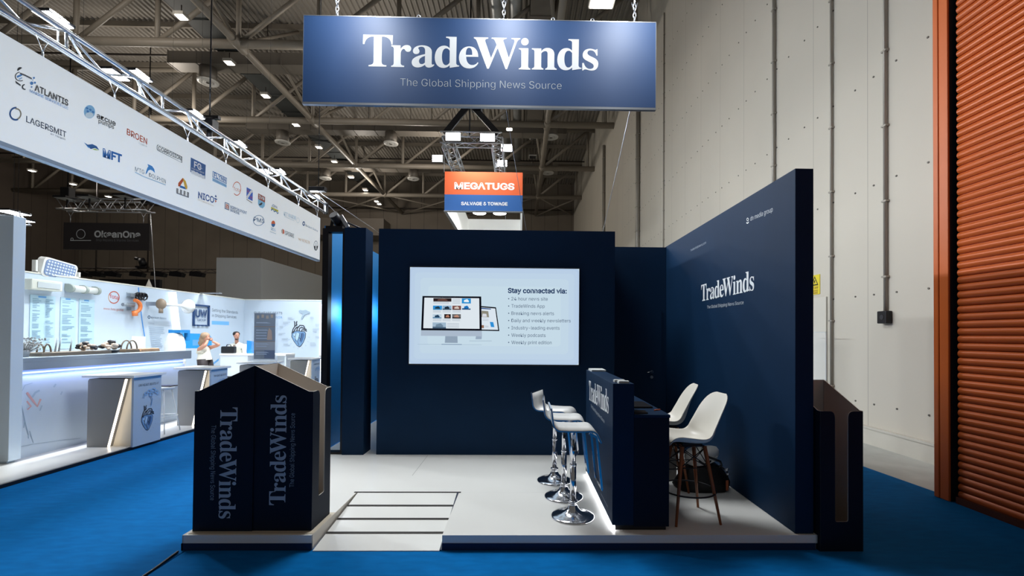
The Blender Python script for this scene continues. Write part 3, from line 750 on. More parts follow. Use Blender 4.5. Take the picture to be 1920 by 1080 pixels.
MB().add([(CX1+.035, 4.2, CZ2+.017), (CX1+.035, 4.54, CZ2+.017), (CX1+.006, 4.54, CZ2+.19), (CX1+.006, 4.2, CZ2+.19)], [(0, 1, 2, 3)]).build('display', BLACK, t, solid=.006)
t = MB().cyl((CX2-.07, 4.06, CZ2+.006), (CX2-.005, 4.10, CZ2+.006), .006, n=8).build('pen', mat('pen_orange', 'c8613a', .4)); tag(t, 'orange pen lying on the edge of the lower counter worktop', 'pen')
t = MB().box((CX1+.02, 3.90, CZ2), (CX1+.13, 4.02, CZ2+.012)).build('phone', mat('phone_dark', '2a2524', .3)); tag(t, 'dark phone lying on the near end of the lower worktop', 'phone')
# ================================================================== LEAFLET BINS (three of the same card bin)
BW, BD, BF, BBk = .355, .487, 1.158, 1.372      # width of the slotted front, depth, front height, back height
m_in = mat('raw_board_inside', 'd8cec2', .7)
m_edge = mat('card_edge', 'd9d4ca', .6)
def make_bin(label, group):
    """local frame: front panel on x = 0 facing +x, back at x = -BD, width along y"""
    t = thing('leaflet_bin', label, 'leaflet bin', (0, 0, 0), group)
    th = .007
    for s in (-1, 1):
        y = s*BW/2; a, b = (y-th/2, y+th/2)
        mb = MB()
        pl = [(-BD, 0), (0, 0), (0, BF), (-.035, BF), (-BD, BBk)]
        mb.prism([(p, q) for p, q in pl], (0, s*BW/2+th/2 if True else 0, 0), X, Z, th)
        p_ = mb.build('side_panel', NAVYP, t, local=True)
        ml = MB().prism([(-BD+th, .01), (-th, .01), (-th, BF-.002), (-.037, BF-.002), (-BD+th, BBk-.004)], (0, (s*BW/2-th/2-.0006) if s > 0 else (s*BW/2+th/2+.0012), 0), X, Z, .0005)
        ml.build('inside_lining', m_in, p_, local=True)
        el = MB()
        for (p, q), (r, w_) in (((-.035, BF), (-BD, BBk)), ((0, BF), (-.035, BF))):
            el.bar((p, s*BW/2, q+.0008), (r, s*BW/2, w_+.0008), th, .0016)
        el.build('cut_edge', m_edge, p_, local=True)
    MB().box((-BD, -BW/2+th, 0), (-BD+th, BW/2-th, BBk)).build('back_panel', NAVYP, t, local=True)
    MB().box((-BD+th, -BW/2+th, .012), (-BD+th+.001, BW/2-th, BBk-.002)).build('inside_lining', m_in, t, local=True)
    # front: two cheeks joined below the long slot with rounded shoulders and foot
    sw, sb, r = .055, .245, .055
    o = bez(f'M {-BW/2} 0 L {BW/2} 0 L {BW/2} {BF} L {sw+r} {BF} C {sw+.01} {BF} {sw} {BF-.02} {sw} {BF-r-.02} L {sw} {sb+.02} C {sw} {sb} {sw-.01} {sb} {sw-.02} {sb} L {-sw+.02} {sb} C {-sw+.01} {sb} {-sw} {sb} {-sw} {sb+.02} L {-sw} {BF-r-.02} C {-sw} {BF-.02} {-sw-.01} {BF} {-sw-r} {BF} L {-BW/2} {BF} Z')[0]
    vs, fs = fill2d([o]); n = len(vs)
    mb = MB(); mb.add([(0, a, b) for a, b in vs], fs); mb.add([(-th, a, b) for a, b in vs], fs)
    mb.build('front_panel', NAVYP, t, local=True)
    ring = MB(); N = len(o)
    ring.add([(0.0004, a, b) for a, b in o]+[(-th-.0004, a, b) for a, b in o], [(i, (i+1) % N, N+(i+1) % N, N+i) for i in range(N)])
    ring.build('cut_edge', m_edge, t, local=True)
    MB().box((-BD+th, -BW/2+th, .005), (-th, BW/2-th, .02)).build('floor_panel', m_in, t, local=True)
    return t
bz = PZ
right_bin = make_bin('navy leaflet bin standing on the carpet at the right end of the stand wall', 'navy slotted leaflet bins')
def bin_print(t, side, down):
    """nameplate printed up or down one side panel (side = -1: at y = -BW/2)"""
    pnl = [c for c in children_of(t) if c.name.startswith('side_panel')]
    y = side*BW/2 - (.0035 if side < 0 else -.0035)
    return pnl, y
b2 = copy_tree(right_bin); b3 = copy_tree(right_bin)
right_bin.location = (2.672, 3.738, 0); right_bin.rotation_euler = (0, 0, -PI/2)
b2['label'] = 'navy leaflet bin on the platform corner with lettering running upwards, right of the pair'
b3['label'] = 'navy leaflet bin on the platform corner with lettering running downwards, left of the pair'
BYC = 3.836+BW/2+.004
b2.location = (-1.728, BYC+.010, PZ); b3.location = (-2.70, BYC, PZ); b3.rotation_euler = (0, 0, PI)
for o in (b2, b3): ORG[o.name] = o.location.copy()
for o, dn in ((b2, False), (b3, True)):
    yf = o.location.y-BW/2-.0036
    ar = Art((0, yf, 0), X, Z, .0008, .0003)
    lt, sm_ = mat('dim_nameplate', 'b4bdc8', .5), mat('dim_tagline', '8e9aa8', .5)
    if not dn:
        q0, q1, qt = Vector(ar.px(535, 948)), Vector(ar.px(535, 742)), Vector(ar.px(506, 845))
        b = Vector((0, q1.y-q0.y)); up = Vector((qt.x-q0.x, 0))
        for vs, fs in nameplate2d(): ar.shape([tuple(q0+b*x+up*y) for x, y in vs], fs, lt)
        q0, q1, qt = Vector(ar.px(551.5, 914)), Vector(ar.px(551.5, 775.5)), Vector(ar.px(544, 845))
    else:
        q0, q1, qt = Vector(ar.px(413.5, 764.5)), Vector(ar.px(413.5, 973)), Vector(ar.px(444, 870))
        b = Vector((0, q1.y-q0.y)); up = Vector((qt.x-q0.x, 0))
        for vs, fs in nameplate2d(): ar.shape([tuple(q0+b*x+up*y) for x, y in vs], fs, lt)
        q0, q1, qt = Vector(ar.px(397, 798)), Vector(ar.px(397, 938.5)), Vector(ar.px(404.5, 870))
    b = Vector((0, q1.y-q0.y)); up = Vector((qt.x-q0.x, 0))
    vs, fs = text2d('The Global Shipping News Source'); x0 = min(v[0] for v in vs); x1 = max(v[0] for v in vs); H = capheight('H')
    ar.shape([tuple(q0+b*((x-x0)/(x1-x0))+up*(y/H)) for x, y in vs], fs, sm_)
    pr = ar.build('lettering', None)
    # hand the print to the panel it lies on
    pnl = [c for c in children_of(o) if c.name.startswith('side_panel')]
    want = -1 if not dn else 1
    me_y = {c.name: sum(v.co.y for v in c.data.vertices) for c in pnl}
    pn = [c for c in pnl if me_y[c.name]*want > 0][0]
    for v in pr.data.vertices:
        p = Vector(v.co)+pr.location - o.location
        v.co = p if not dn else Vector((-p.x, -p.y, p.z))
    pr.location = (0, 0, 0); pr.parent = pn
t = MB().box((-2.70, 3.79, PZ), (-1.69, 4.24, PZ+.004)).build('base_board', mat('raw_timber_edge', 'c9bda8', .6)); tag(t, 'thin pale base sheet under the two back-to-back leaflet bins', 'sheet')
for o in (b2, b3): o.location.z = PZ+.004

# ================================================================== CHROME BAR STOOLS
def make_stool():
    t = thing('bar_stool', 'white seat chrome bar stool', 'bar stool', (0, 0, 0), 'white seat chrome bar stools at the counter')
    mb = MB().lathe([(0, 0), (.198, 0), (.2, .006), (.19, .016), (.16, .022), (.11, .034), (.075, .052), (.052, .078), (.040, .105), (.037, .125), (.044, .130), (.044, .142), (.036, .147), (.0, .147)], n=40)
    mb.build('base', CHROME, t, local=True)
    MB().cyl((0, 0, .145), (0, 0, .47), .0285, n=20).cyl((0, 0, .462), (0, 0, .478), .031, n=20).build('lower_column', CHROME, t, local=True)
    MB().cyl((0, 0, .47), (0, 0, .79), .0235, n=20).cyl((0, 0, .785), (0, 0, .80), .055, n=16).build('upper_column', CHROME, t, local=True)
    MB().cyl((0, -.03, .655), (0, -.06, .61), .012, .015, 10).cyl((0, -.01, .735), (0, -.03, .655), .006, n=8).build('lever', BLACK, t, local=True)
    # seat: one bent sheet
    pr = []
    def arc(cx, cz, r, a0, a1, n=7):
        return [(cx+r*math.cos(a0+(a1-a0)*k/n), cz+r*math.sin(a0+(a1-a0)*k/n)) for k in range(n+1)]
    pr += [(-.215, 1.0), (-.205, .93)] + arc(-.125, .89, .075, PI*1.02, PI*1.47) + [(-.05, .812), (.05, .812), (.12, .815)] + arc(.13, .745, .07, PI*.5, PI*.12) + [(.222, .712)]
    hw = .185
    mb = MB(); mb.grid([[(p, y, q) for p, q in pr] for y in (-hw, hw)])
    mb.build('seat', mat('stool_seat_white', 'efeeea', .35), t, local=True, solid=.016)
    # flat chrome rim that runs round the seat and hangs down as foot rest
    rim = MB()
    for s in (-1, 1):
        pts = [(p, s*(hw+.007), q-.004) for p, q in pr]
        for a, b in zip(pts, pts[1:]): rim.bar(a, b, .012, .013, up=(0, 0, 1))
    rim.bar((-.216, -hw-.012, 1.0), (-.216, hw+.012, 1.0), .014, .02)
    rim.build('seat_rim', CHROME, t, local=True)
    fr = MB()
    for s in (-1, 1):
        fr.bar((.12, s*(hw-.02), .79), (.185, s*(hw-.02), .755), .014, .022)
        fr.bar((.185, s*(hw-.02), .76), (.235, s*(hw-.02), .30), .020, .010, up=(0, 1, 0))
    fr.bar((.235, -hw+.008, .305), (.235, hw-.008, .305), .010, .03)
    fr.build('foot_rest', CHROME, t, local=True)
    return t
st = make_stool()
spec = [((.492, 4.163), 0, 'white seat chrome bar stool at the counter, nearest of the three'), ((.457, 4.669), -.06, 'white seat chrome bar stool at the counter, middle of the three'),
        ((.40, 5.181), -.36, 'white seat chrome bar stool at the counter, farthest of the three, turned towards the room')]
for i, (xy, rz, lb) in enumerate(spec):
    o = st if i == 0 else copy_tree(st)
    o['label'] = lb; place(o, (*xy, PZ), rz)

# ================================================================== WHITE SHELL BAR CHAIRS
m_shell = mat('shell_white', 'ece7dc', .38)
m_wood = mat('leg_walnut', '96552f', .45, vary=.18, scale=14, stretch=(1, 1, .15))
def make_chair():
    """faces -x; seat height .70"""
    t = thing('bar_chair', 'white shell bar chair', 'bar chair', (0, 0, 0), 'white shell bar chairs behind the counter')
    # centre line profile of the shell (x, z) with half width
    prof = [(-.235, .665, .17), (-.222, .698, .205), (-.18, .712, .222), (-.10, .706, .228), (0, .694, .232), (.09, .692, .232), (.15, .708, .232), (.19, .745, .23), (.212, .80, .226), (.230, .87, .22), (.252, .95, .214), (.278, 1.02, .202), (.304, 1.08, .175), (.322, 1.115, .13), (.330, 1.128, .075)]
    rows = []
    for k, (x, z, hw) in enumerate(prof):
        row = []
        for j in range(-8, 9):
            u = j/8; seat = max(0, 1-k/7.0); back = max(0, min(1, (k-6)/4))
            lift = (u**4)*.055*min(1, k/2+.15)*(1 if k < 9 else .3) + (u**2)*.02*seat
            fwd = -(u**2)*(0, 0, 0, 0, 0, .02, .05, .075, .08, .07, .054, .038, .022, .010, 0)[k]
            row.append((x+fwd+(-.012*abs(u)**3 if back == 0 else 0), u*hw, z+lift*(1-back*.9)))
        rows.append(row)
    mb = MB(); mb.grid(rows); mb.build('shell', m_shell, t, local=True, solid=.012, sub=1)
    tops = {}
    for sx in (-1, 1):
        for sy in (-1, 1):
            a = Vector((sx*.105+.0, sy*.105, .665)); b = Vector((sx*.205, sy*.205, 0.0))
            tops[(sx, sy)] = (a, b)
            MB().cyl(b, a, .011, .0185, 12).build('leg', m_wood, t, local=True)
    mb = MB()
    def on(k, f): a, b = tops[k]; return a+(b-a)*f
    ks = [(-1, -1), (1, -1), (1, 1), (-1, 1)]
    for a, b in zip(ks, ks[1:]+ks[:1]):
        mb.cyl(on(a, .02), on(b, .27), .0045, n=6).cyl(on(b, .02), on(a, .27), .0045, n=6).cyl(on(a, 0), on(b, 0), .0045, n=6)
        mb.cyl(on(a, .28), on(b, .28), .0045, n=6)
    for k in ks: mb.cyl(on(k, .0), (0, 0, .685), .006, n=6)
    mb.build('strut_frame', BLACKM, t, local=True)
    r = (Vector((.105, .105))+Vector((.1, .1))*.62).length+.006
    MB().tube([(r*math.cos(2*PI*i/36), r*math.sin(2*PI*i/36), .255) for i in range(36)], .0075, 8, closed=True).build('foot_ring', BLACKM, t, local=True)
    MB().box((-.09, -.09, .668), (.09, .09, .69)).build('seat_mount', BLACK, t, local=True)
    return t
ch = make_chair()
c2_ = copy_tree(ch)
ch['label'] = 'white shell bar chair on dark wooden legs behind the counter, the nearer one'
c2_['label'] = 'white shell bar chair on dark wooden legs behind the counter, the farther one'
place(ch, (1.545, 4.16, PZ), .10); place(c2_, (1.605, 5.0, PZ), -.12)

# ================================================================== BAGS by the side wall
t = thing('backpack', 'slumped black bag with leather tag leaning on the navy side wall', 'bag', (2.0, 4.95, PZ))
mb = MB(); N = 20; rows = []
for k, (h, rx, ry, ox) in enumerate([(0, .27, .17, -.02), (.03, .29, .19, -.02), (.09, .275, .18, 0), (.16, .24, .16, .0), (.22, .20, .13, .0), (.26, .15, .10, .01), (.275, .08, .06, .01), (.28, .01, .01, .01)]):
    rows.append([(2.0+ox+rx*math.copysign(abs(math.cos(a))**.7, math.cos(a))*(1+.04*math.sin(5*a+k)), 4.95+ry*math.copysign(abs(math.sin(a))**.7, math.sin(a)), PZ+h) for a in [2*PI*i/N for i in range(N+1)]])
mb.grid(rows); mb.build('bag_body', mat('black_nylon', '0e0d10', .6, bump=.3, scale=30), t)
MB().tube([(2.10, 4.84, PZ+.27), (2.14, 4.77, PZ+.27), (2.17, 4.73, PZ+.24), (2.18, 4.74, PZ+.17)], .008, 6).build('strap', BLACK, t)
MB().cyl((2.165, 4.735, PZ+.27), (2.172, 4.728, PZ+.25), .022, n=10).cyl((2.175, 4.73, PZ+.225), (2.18, 4.725, PZ+.21), .018, n=10).build('strap_buckle', ALU, t)
MB().box((2.155, 4.722, PZ+.045), (2.182, 4.730, PZ+.15)).build('leather_tag', mat('tan_leather', 'a8532c', .5), t, bevel=.003)
t = thing('handbag', 'white handbag with dark strap lying on top of the black bag', 'bag', (1.99, 4.93, PZ+.26))
mb = MB(); rows = []
for h, r in [(0, .02), (.004, .10), (.03, .145), (.09, .165), (.14, .16), (.165, .14), (.17, .05), (.17, .01)]:
    rows.append([(1.97+r*math.cos(2*PI*i/22)*1.12+.10*h, 4.93+r*math.sin(2*PI*i/22)*.8, PZ+.265+h+.02*math.cos(2*PI*i/22)) for i in range(23)])
mb.grid(rows, ); mb.build('bag_body', mat('white_leather', 'f0eee8', .45), t)
MB().tube([(1.99, 4.79, PZ+.38), (2.05, 4.765, PZ+.36), (2.12, 4.78, PZ+.33), (2.14, 4.79, PZ+.29), (2.10, 4.785, PZ+.27)], .012, 8).tube([(1.90, 4.80, PZ+.33), (1.95, 4.775, PZ+.305), (2.0, 4.775, PZ+.32), (2.02, 4.78, PZ+.34)], .009, 8).build('strap', BLACK, t)
t = thing('paper_bag', 'grey and white carrier bag on the floor between the chair legs', 'bag', (1.66, 5.28, PZ))
mb = MB(); mb.add([(1.50, 5.2, PZ), (1.80, 5.2, PZ), (1.80, 5.36, PZ), (1.50, 5.36, PZ), (1.53, 5.25, PZ+.36), (1.83, 5.27, PZ+.33), (1.80, 5.31, PZ+.33), (1.52, 5.31, PZ+.36)], [(0, 1, 2, 3), (0, 1, 5, 4), (1, 2, 6, 5), (2, 3, 7, 6), (3, 0, 4, 7)])
mb.build('bag_body', mat('bag_grey', '8d8a86', .6, vary=.3, scale=9), t)
MB().tube([(1.58, 5.25, PZ+.35), (1.62, 5.24, PZ+.45), (1.70, 5.24, PZ+.44), (1.74, 5.26, PZ+.33)], .006, 6).build('handle', BLACK, t)

# ================================================================== THE HANGING NAMEPLATE SIGN
NX0, NX1, NZ0, NZ1, NY = -2.122, 1.307, 3.992, 4.848, 4.4
m_sign = mat('sign_fabric', '2a4c7c', .5, vary=.03, scale=2, spec=.5)
t = thing('hanging_sign', 'big blue hanging nameplate sign with white serif lettering over the navy stand', 'sign', (-.4, NY, NZ0))
sf = MB().box((NX0+.004, NY, NZ0+.012), (NX1-.004, NY+.030, NZ1-.004)).build('fabric_face', m_sign, t)
mb = MB()
mb.box((NX0, NY-.002, NZ0-.012), (NX1, NY+.032, NZ0+.010)); mb.box((NX0, NY-.002, NZ1-.006), (NX1, NY+.032, NZ1))
for x in (NX0, NX1-.004): mb.box((x, NY-.002, NZ0+.01), (x+.004, NY+.032, NZ1-.006))
mb.build('frame', ALU, t)
ar = Art((NX0, NY, NZ0), X, Z, .0015)
ar.plate((680, 124.5), (1121.8, 132.8), (680, 64.8), mat('sign_lettering', 'f0f3f4', .5), px=True)
ar.text('The Global Shipping News Source', (750.6, 161.0), (1052.8, 167.6), (750.6, 147.0), mat('sign_tagline', 'cdd5dc', .5), px=True, bold=-.012)
ar.build('lettering', t)
for px, lb in ((632, 'left'), (945, 'middle'), (1190, 'right')):
    x = on_y(px, 30, NY+.016).x
    mb = MB()
    for i in range(30):   # chain links, alternately turned
        z = NZ1+.01+.045*i
        pts = [(math.cos(a)*.014, math.sin(a)*.03) for a in [2*PI*k/8 for k in range(8)]]
        mb.tube([(x+(p if i % 2 else 0), NY+.016+(0 if i % 2 else p), z+q+.02) for p, q in pts], .0045, 5, closed=True)
    mb.cyl((x-.03, NY+.016, NZ1+.20), (x, NY+.016, NZ1+.10), .004, n=5).cyl((x+.03, NY+.016, NZ1+.20), (x, NY+.016, NZ1+.10), .004, n=5)
    mb.cyl((x, NY+.016, NZ1+1.3), (x, NY+.016, 15.2), .006, n=5)
    mb.build('hanging_chain', ALU, t)
for px in (785, 1037, 1111):
    x = on_y(px, 30, NY+.016).x
    MB().tube([(x+.016*math.cos(2*PI*k/10), NY+.016, NZ1+.016+.018*math.sin(2*PI*k/10)) for k in range(10)], .004, 5, closed=True).build('lifting_eye', ALU, t)
# spot lamps that light it, on a bar above and in front
t = thing('lamp_bar', 'lamp bar with three spot lamps hung above and in front of the big blue sign', 'lamp bar', (-.4, 3.5, 5.5))
MB().cyl((-2.2, 3.5, 5.60), (1.6, 3.5, 5.60), .025, n=10).build('bar', ALU, t)
for px in (668, 950, 1188):
    x = on_y(px, 36, NY).x
    MB().cyl((x, 3.45, 5.50), (x, 3.60, 5.30), .06, .075, 14).build('spot_lamp', BLACKM, t)
    spot('sign_lamp', (x, 3.62, 5.30), (x, NY, 4.72), 105, 1.9, (.93, .97, 1), 1.0, .08)
for x in (-2.0, 1.4): MB().cyl((x, 3.5, 5.6), (x, 3.5, 18.5), .006, n=5).build('wire', ALU, t)
# thin wires steadying things farther off
mb = MB().cyl(on_y(1182, 205, NY+.03), (1.245, 7.15, WH), .004, n=5); t = mb.build('steel_wire', ALU); tag(t, 'thin slanting steel wire below the right end of the big blue sign', 'wire', 'thin slanting wires')
mb = MB().cyl(on_y(948, 200, NY+.03), (on_y(987, 433, TVY+.06).x, TVY+.06, WH+.01), .003, n=5); t = mb.build('steel_wire', ALU); tag(t, 'thin slanting wire crossing the face of the small orange sign', 'wire', 'thin slanting wires')
# ================================================================== THE LONG WHITE BANNER of the neighbouring stand, its truss and floods
BX = -6.5
m_ban = mat('banner_fabric_added_glow', 'eef2f3', .7, emit='e8f1f6', estr=.22)  # slight emission stands in for flood light washing the fabric
bz0, bz1 = 4.12, 5.49; by0, by1 = 3.6, 14.78
t = thing('hanging_banner', 'long white hanging banner printed with rows of company logos at the left', 'banner', (BX, 9, bz0))
ban = t
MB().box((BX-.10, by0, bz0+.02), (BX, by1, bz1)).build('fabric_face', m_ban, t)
mb = MB().box((BX-.10, by0, bz0-.035), (BX+.004, by1+.003, bz0+.019)); mb.box((BX-.10, by1+.001, bz0+.019), (BX+.002, by1+.008, bz1)); mb.build('frame', mat('frame_steel_blue', '8fa3bd', .35, .7), t)
o_ = (BX, 0, 0)
def col(c): return mat('print_'+c, c, .6)
def logo(fn):
    ar = Art(o_, Y, Z, .002, .0005); fn(ar); ar.build('printed_logo', ban)
def lg_atlantis(a):
    d, g, bl = col('2b2d33'), col('55585f'), col('4f8fd0')
    a.ell((37.5, 131), 5.5, 5.2, d, px=True, a0=PI*.85, a1=PI*1.75, n=14)
    a.ell((38, 143.5), 10.5, 9, d, hole=.84, px=True, a0=PI*.35, a1=PI*1.45)
    a.poly([(31, 142.5), (40.5, 138.5), (41, 142), (32, 146)], bl, px=True)
    a.poly([(34, 148), (41, 144.5), (41.5, 146.5), (36, 150)], col('9cc3ea'), px=True)
    a.poly([(28, 151), (38.5, 159), (38, 161.5), (29.5, 156)], d, px=True)
    a.ell((46.5, 163), 6.2, 5.6, d, hole=.62, px=True, a0=PI*.45, a1=PI*1.45)
    a.line([(37, 137.5), (46, 141), (59, 147.5)], .02, g, px=True)
    for x, y, r in ((63, 146, 1.8), (58.7, 156, 3), (64.8, 155, 1.9), (58.5, 163, 1.4), (60.5, 150, .9)): a.ell((x, y), r, r*1.1, bl, px=True, n=12)
    a.text('ATLANTIS', (63.9, 169.2), (126.9, 198.7), (63.9, 157.5), col('34353a'), px=True, bold=.03)
    a.text('MARINE SERVICES LLC', (55, 172.2), (126.9, 205.4), (55, 167.2), bl, px=True, bold=.01)
logo(lg_atlantis)
def lg_lager(a):
    a.ell((29, 213.3), 12, 13, col('235a96'), hole=.74, px=True, a0=PI*.35, a1=PI*1.55)
    a.ell((30, 213.6), 10, 11, col('8d8674'), hole=.76, px=True, a0=-PI*.55, a1=PI*.4)
    a.text('LAGERSMIT', (48.7, 228.4), (123.7, 257.6), (48.7, 217), col('3f4a60'), px=True, bold=.015)
    a.text('BY TIMKEN', (94.8, 252.4), (121.9, 262.8), (94.8, 249.2), col('8a909c'), px=True)
logo(lg_lager)
def lg_azcue(a):
    a.ell((167.6, 209.6), 10.5, 12.6, col('8cc4ea'), px=True); a.ell((167.2, 216), 7.5, 5.5, col('d7ebf6'), px=True)
    for x, y in ((163, 203), (169, 206), (174, 210), (164, 209)): a.poly([(x-3, y-1), (x, y-2.5), (x+3, y+.5), (x, y+2.5)], col('3f86c8'), px=True)
    a.text('azcue', (181, 220.6), (216.3, 236.3), (181, 213.4), col('3a3c42'), px=True, bold=.025, ref='x')
    a.text('pumps', (184.3, 230), (213, 242), (184.3, 224), col('4a4c52'), px=True, bold=.01, ref='x')
logo(lg_azcue)
def lg_mft(a):
    a.poly([(157, 266.5), (164, 271.2), (173, 270.2), (181, 274), (186, 281.5), (178, 277.5), (170, 279.5), (165, 275.5)], col('1b5f9e'), px=True)
    a.poly([(157, 266.5), (163, 273), (169, 277.3), (165, 277)], col('4fa0d8'), px=True)
    a.poly([(172, 280), (178, 278.8), (186, 282.3), (178, 281.4)], col('b5cf63'), px=True)
    a.text('MFT', (192.3, 293.2), (228, 304.8), (192.3, 278.4), col('0f69b4'), px=True, bold=.06)
logo(lg_mft)
def lg_broen(a):
    a.text('BROEN', (237.6, 252), (275.6, 271), (237.6, 240.5), col('bf4a22'), px=True, bold=.02)
    a.text('CLORIUS', (259.8, 269.6), (275.6, 276.5), (259.8, 266.4), col('b9bfc4'), px=True)
logo(lg_broen)
def lg_corr(a):
    b = col('30343e')
    def rr(q): return [(294+q+1.6, 271+q*.9), (341.6-q, 294+q*.7), (341.2-q, 305.6-q), (296+q, 282.6-q*.6), (293.9+q, 279.5-q*.5), (293.9+q, 273.5+q*.4)]
    A_ = [a.px(*p) for p in rr(0)]; B_ = [a.px(*p) for p in rr(1.1)]
    a.loops([A_, B_], b)
    a.text('CORROSION', (296.6, 280.6), (339.6, 301.4), (296.6, 273.2), b, px=True, bold=.02)
logo(lg_corr)
def lg_fg(a):
    a.poly([(357.6, 295.2), (385.7, 309.3), (384.4, 335.7), (356.7, 322.2)], col('285f9e'), px=True)
    w_ = col('eef2f4')
    a.text('FG', (363.5, 313.2), (380.4, 320.9), (363.5, 302.2), w_, px=True, bold=.04)
    a.text('MARITIME GROUP', (359, 316.6), (382.5, 326), (359, 314), w_, px=True)
    for k in range(3): a.line([(358+1.6*i, 319.2+.75*i+k*2.3+.7*math.sin(i*1.5)) for i in range(17)], .022, w_, px=True)
logo(lg_fg)
def lg_flynn(a):
    b = col('2f78bd')
    A_ = [a.px(*p) for p in ((398.7, 320.4), (425.2, 333.7), (424.8, 345.2), (398.3, 332))]; B_ = [a.px(*p) for p in ((399.6, 322), (424.5, 334.6), (424.1, 343.6), (399.3, 331.2))]
    a.loops([A_, B_], b); a.text('FLYNN', (401, 331.4), (423.4, 342.4), (401, 323), b, px=True, bold=.04)
    a.poly([(398.2, 333), (424.7, 346.3), (424.4, 351.8), (398, 339.2)], col('9fcbec'), px=True)
    a.text('INTERNATIONAL', (399.4, 338.4), (423.8, 350), (399.4, 335.4), col('5a9bd2'), px=True)
logo(lg_flynn)
def lg_fota(a):
    a.ell((444, 353.7), 8, 13.2, col('dd6a3a'), hole=.88, px=True, a0=-PI*.95, a1=PI*.75); a.text('fota', (438, 356.6), (450.6, 360.6), (438, 351.4), col('e39a72'), px=True, ref='x')
logo(lg_fota)
def lg_mtg(a):
    g = col('6a7684')
    a.text('MTG', (253, 320.4), (270.4, 327), (253, 312.4), g, px=True); a.text('DOLPHIN', (279.3, 331.3), (310.7, 344), (279.3, 323.6), g, px=True)
    a.loops([[a.px(*p) for p in ((276, 307.5), (280, 309), (285, 311.5), (289, 317), (290.2, 324.5), (286, 320), (281.5, 318.2), (277.5, 320), (275.5, 324.5), (272.5, 327), (273.8, 321.5), (275.8, 315), (278, 311.8))]], col('3a8fd6'))
    a.line([(253, 322.8), (270, 331.5), (290, 339), (310.5, 346.8)], .018, col('b4d0e6'), px=True)
logo(lg_mtg)
def lg_star(a):
    a.poly([(342.4, 333.5), (345.5, 336), (337, 350), (333.8, 349), (334.2, 343)], col('c2501f'), px=True)
    a.poly([(343, 333.6), (348, 339.5), (351.3, 350), (350.5, 355.5), (346.8, 353), (343.5, 340)], col('e0b13a'), px=True)
    a.poly([(338, 347.4), (346, 350.5), (349, 355.5), (336.6, 351.4)], col('1d6fb4'), px=True)
    a.text('南洋之星', (330.4, 359.8), (353.8, 367.8), (330.4, 354), col('3c3f48'), px=True)
    a.line([(330.4, 361.6), (353.6, 370.2)], .022, col('8a8f98'), px=True)
logo(lg_star)
def lg_nico(a):
    a.text('NICO', (371.3, 371.2), (401.1, 380.6), (371.3, 359.4), col('1f4f96'), px=True, bold=.03)
    a.text('INTERNATIONAL', (371, 375.2), (401.9, 388), (371, 372.4), col('d9c2a6'), px=True)
    a.poly([(404.3, 365), (406.5, 370.2), (402.4, 368.8)], col('1f4f96'), px=True); a.poly([(401, 370.5), (407.6, 373.2), (405.5, 375.2), (402.5, 374)], col('1f4f96'), px=True); a.poly([(402.4, 375), (405.8, 376.4), (404, 380.4)], col('c24a2a'), px=True)
logo(lg_nico)
def lg_hx(a):
    a.poly([(462.4, 351), (473.9, 357.2), (473.5, 377), (461.9, 371.2)], col('2f6fd6'), px=True)
    a.line([(462.6, 371), (466, 366), (470, 360), (473.6, 357.6)], .06, col('eef2f4'), px=True)
    a.text('H', (463.4, 361), (466.6, 362.6), (463.4, 354.8), col('b8506a'), px=True, bold=.02); a.text('H', (469.2, 372.6), (472.6, 374.2), (469.2, 366.6), col('b8506a'), px=True, bold=.02)
    a.line([(461.9, 373.6), (472.6, 380.6)], .02, col('9a8f88'), px=True)
logo(lg_hx)
def lg_imd(a):
    a.poly([(484, 362.4), (496.9, 369.5), (496.7, 380), (483.7, 373)], col('a8492c'), px=True)
    a.poly([(483.7, 373), (496.7, 380), (496.2, 386.5), (492.5, 390.8), (487, 388.6), (483.5, 382.5)], col('8ecdf0'), px=True)
    a.text('IMD', (485, 371.4), (496, 377.4), (485, 364.8), col('eef2f4'), px=True, bold=.03)
    a.poly([(485.5, 383), (488, 381.2), (490, 379.5), (492, 381), (490.5, 384), (488, 385.2), (485.2, 385)], col('1c2636'), px=True)
logo(lg_imd)
def lg_jowa(a):
    a.text('JOWA', (509.4, 386.8), (520, 392), (509.4, 381.8), col('2a4a78'), px=True, bold=.02)
    a.poly([(508.2, 387.6), (521.6, 394), (521.2, 398.4), (518.5, 396.4), (515.8, 397), (513, 393.2), (508, 392.6)], col('c9c63e'), px=True)
    a.line([(508, 394.5), (511, 391.8), (514, 397), (517, 395.4), (520, 400.4), (522, 398.6)], .03, col('4a78a8'), px=True)
logo(lg_jowa)
logo(lambda a: (a.text('KET MARINE', (532.3, 404), (555.1, 413), (532.3, 396.4), col('9cc0dc'), px=True), a.line([(533, 406), (552, 414.4)], .012, col('c5d6e2'), px=True), a.ell((558.5, 413), 3, 5, col('dbe5ea'), hole=.8, px=True)))
logo(lambda a: (a.ell((569.4, 419.2), 2.4, 4.4, col('2c5690'), hole=.45, px=True), a.text('Kockum Sonics', (572.9, 423.8), (595.7, 435), (572.9, 419.6), col('5f7898'), px=True)))
def lg_nip(a):
    a.loops([[a.px(*p) for p in ((421.5, 378.8), (429.7, 381.8), (429.5, 394.4), (421.1, 391.5))]], col('34588c'))
    a.poly([(422.4, 380.4), (428.8, 382.8), (428.6, 392.8), (422.1, 390.4)], col('eef2f4'), px=True)
    a.text('n', (423.2, 389.6), (428, 391.4), (423.2, 383), col('d9622a'), px=True, bold=.05, ref='x')
    a.text('NIPPON PAINT', (431.7, 390.4), (462.8, 402.2), (431.7, 385), col('40618e'), px=True, bold=.015); a.text('MARINE', (431.7, 396.2), (448.7, 402.6), (431.7, 391), col('40618e'), px=True, bold=.015)
logo(lg_nip)
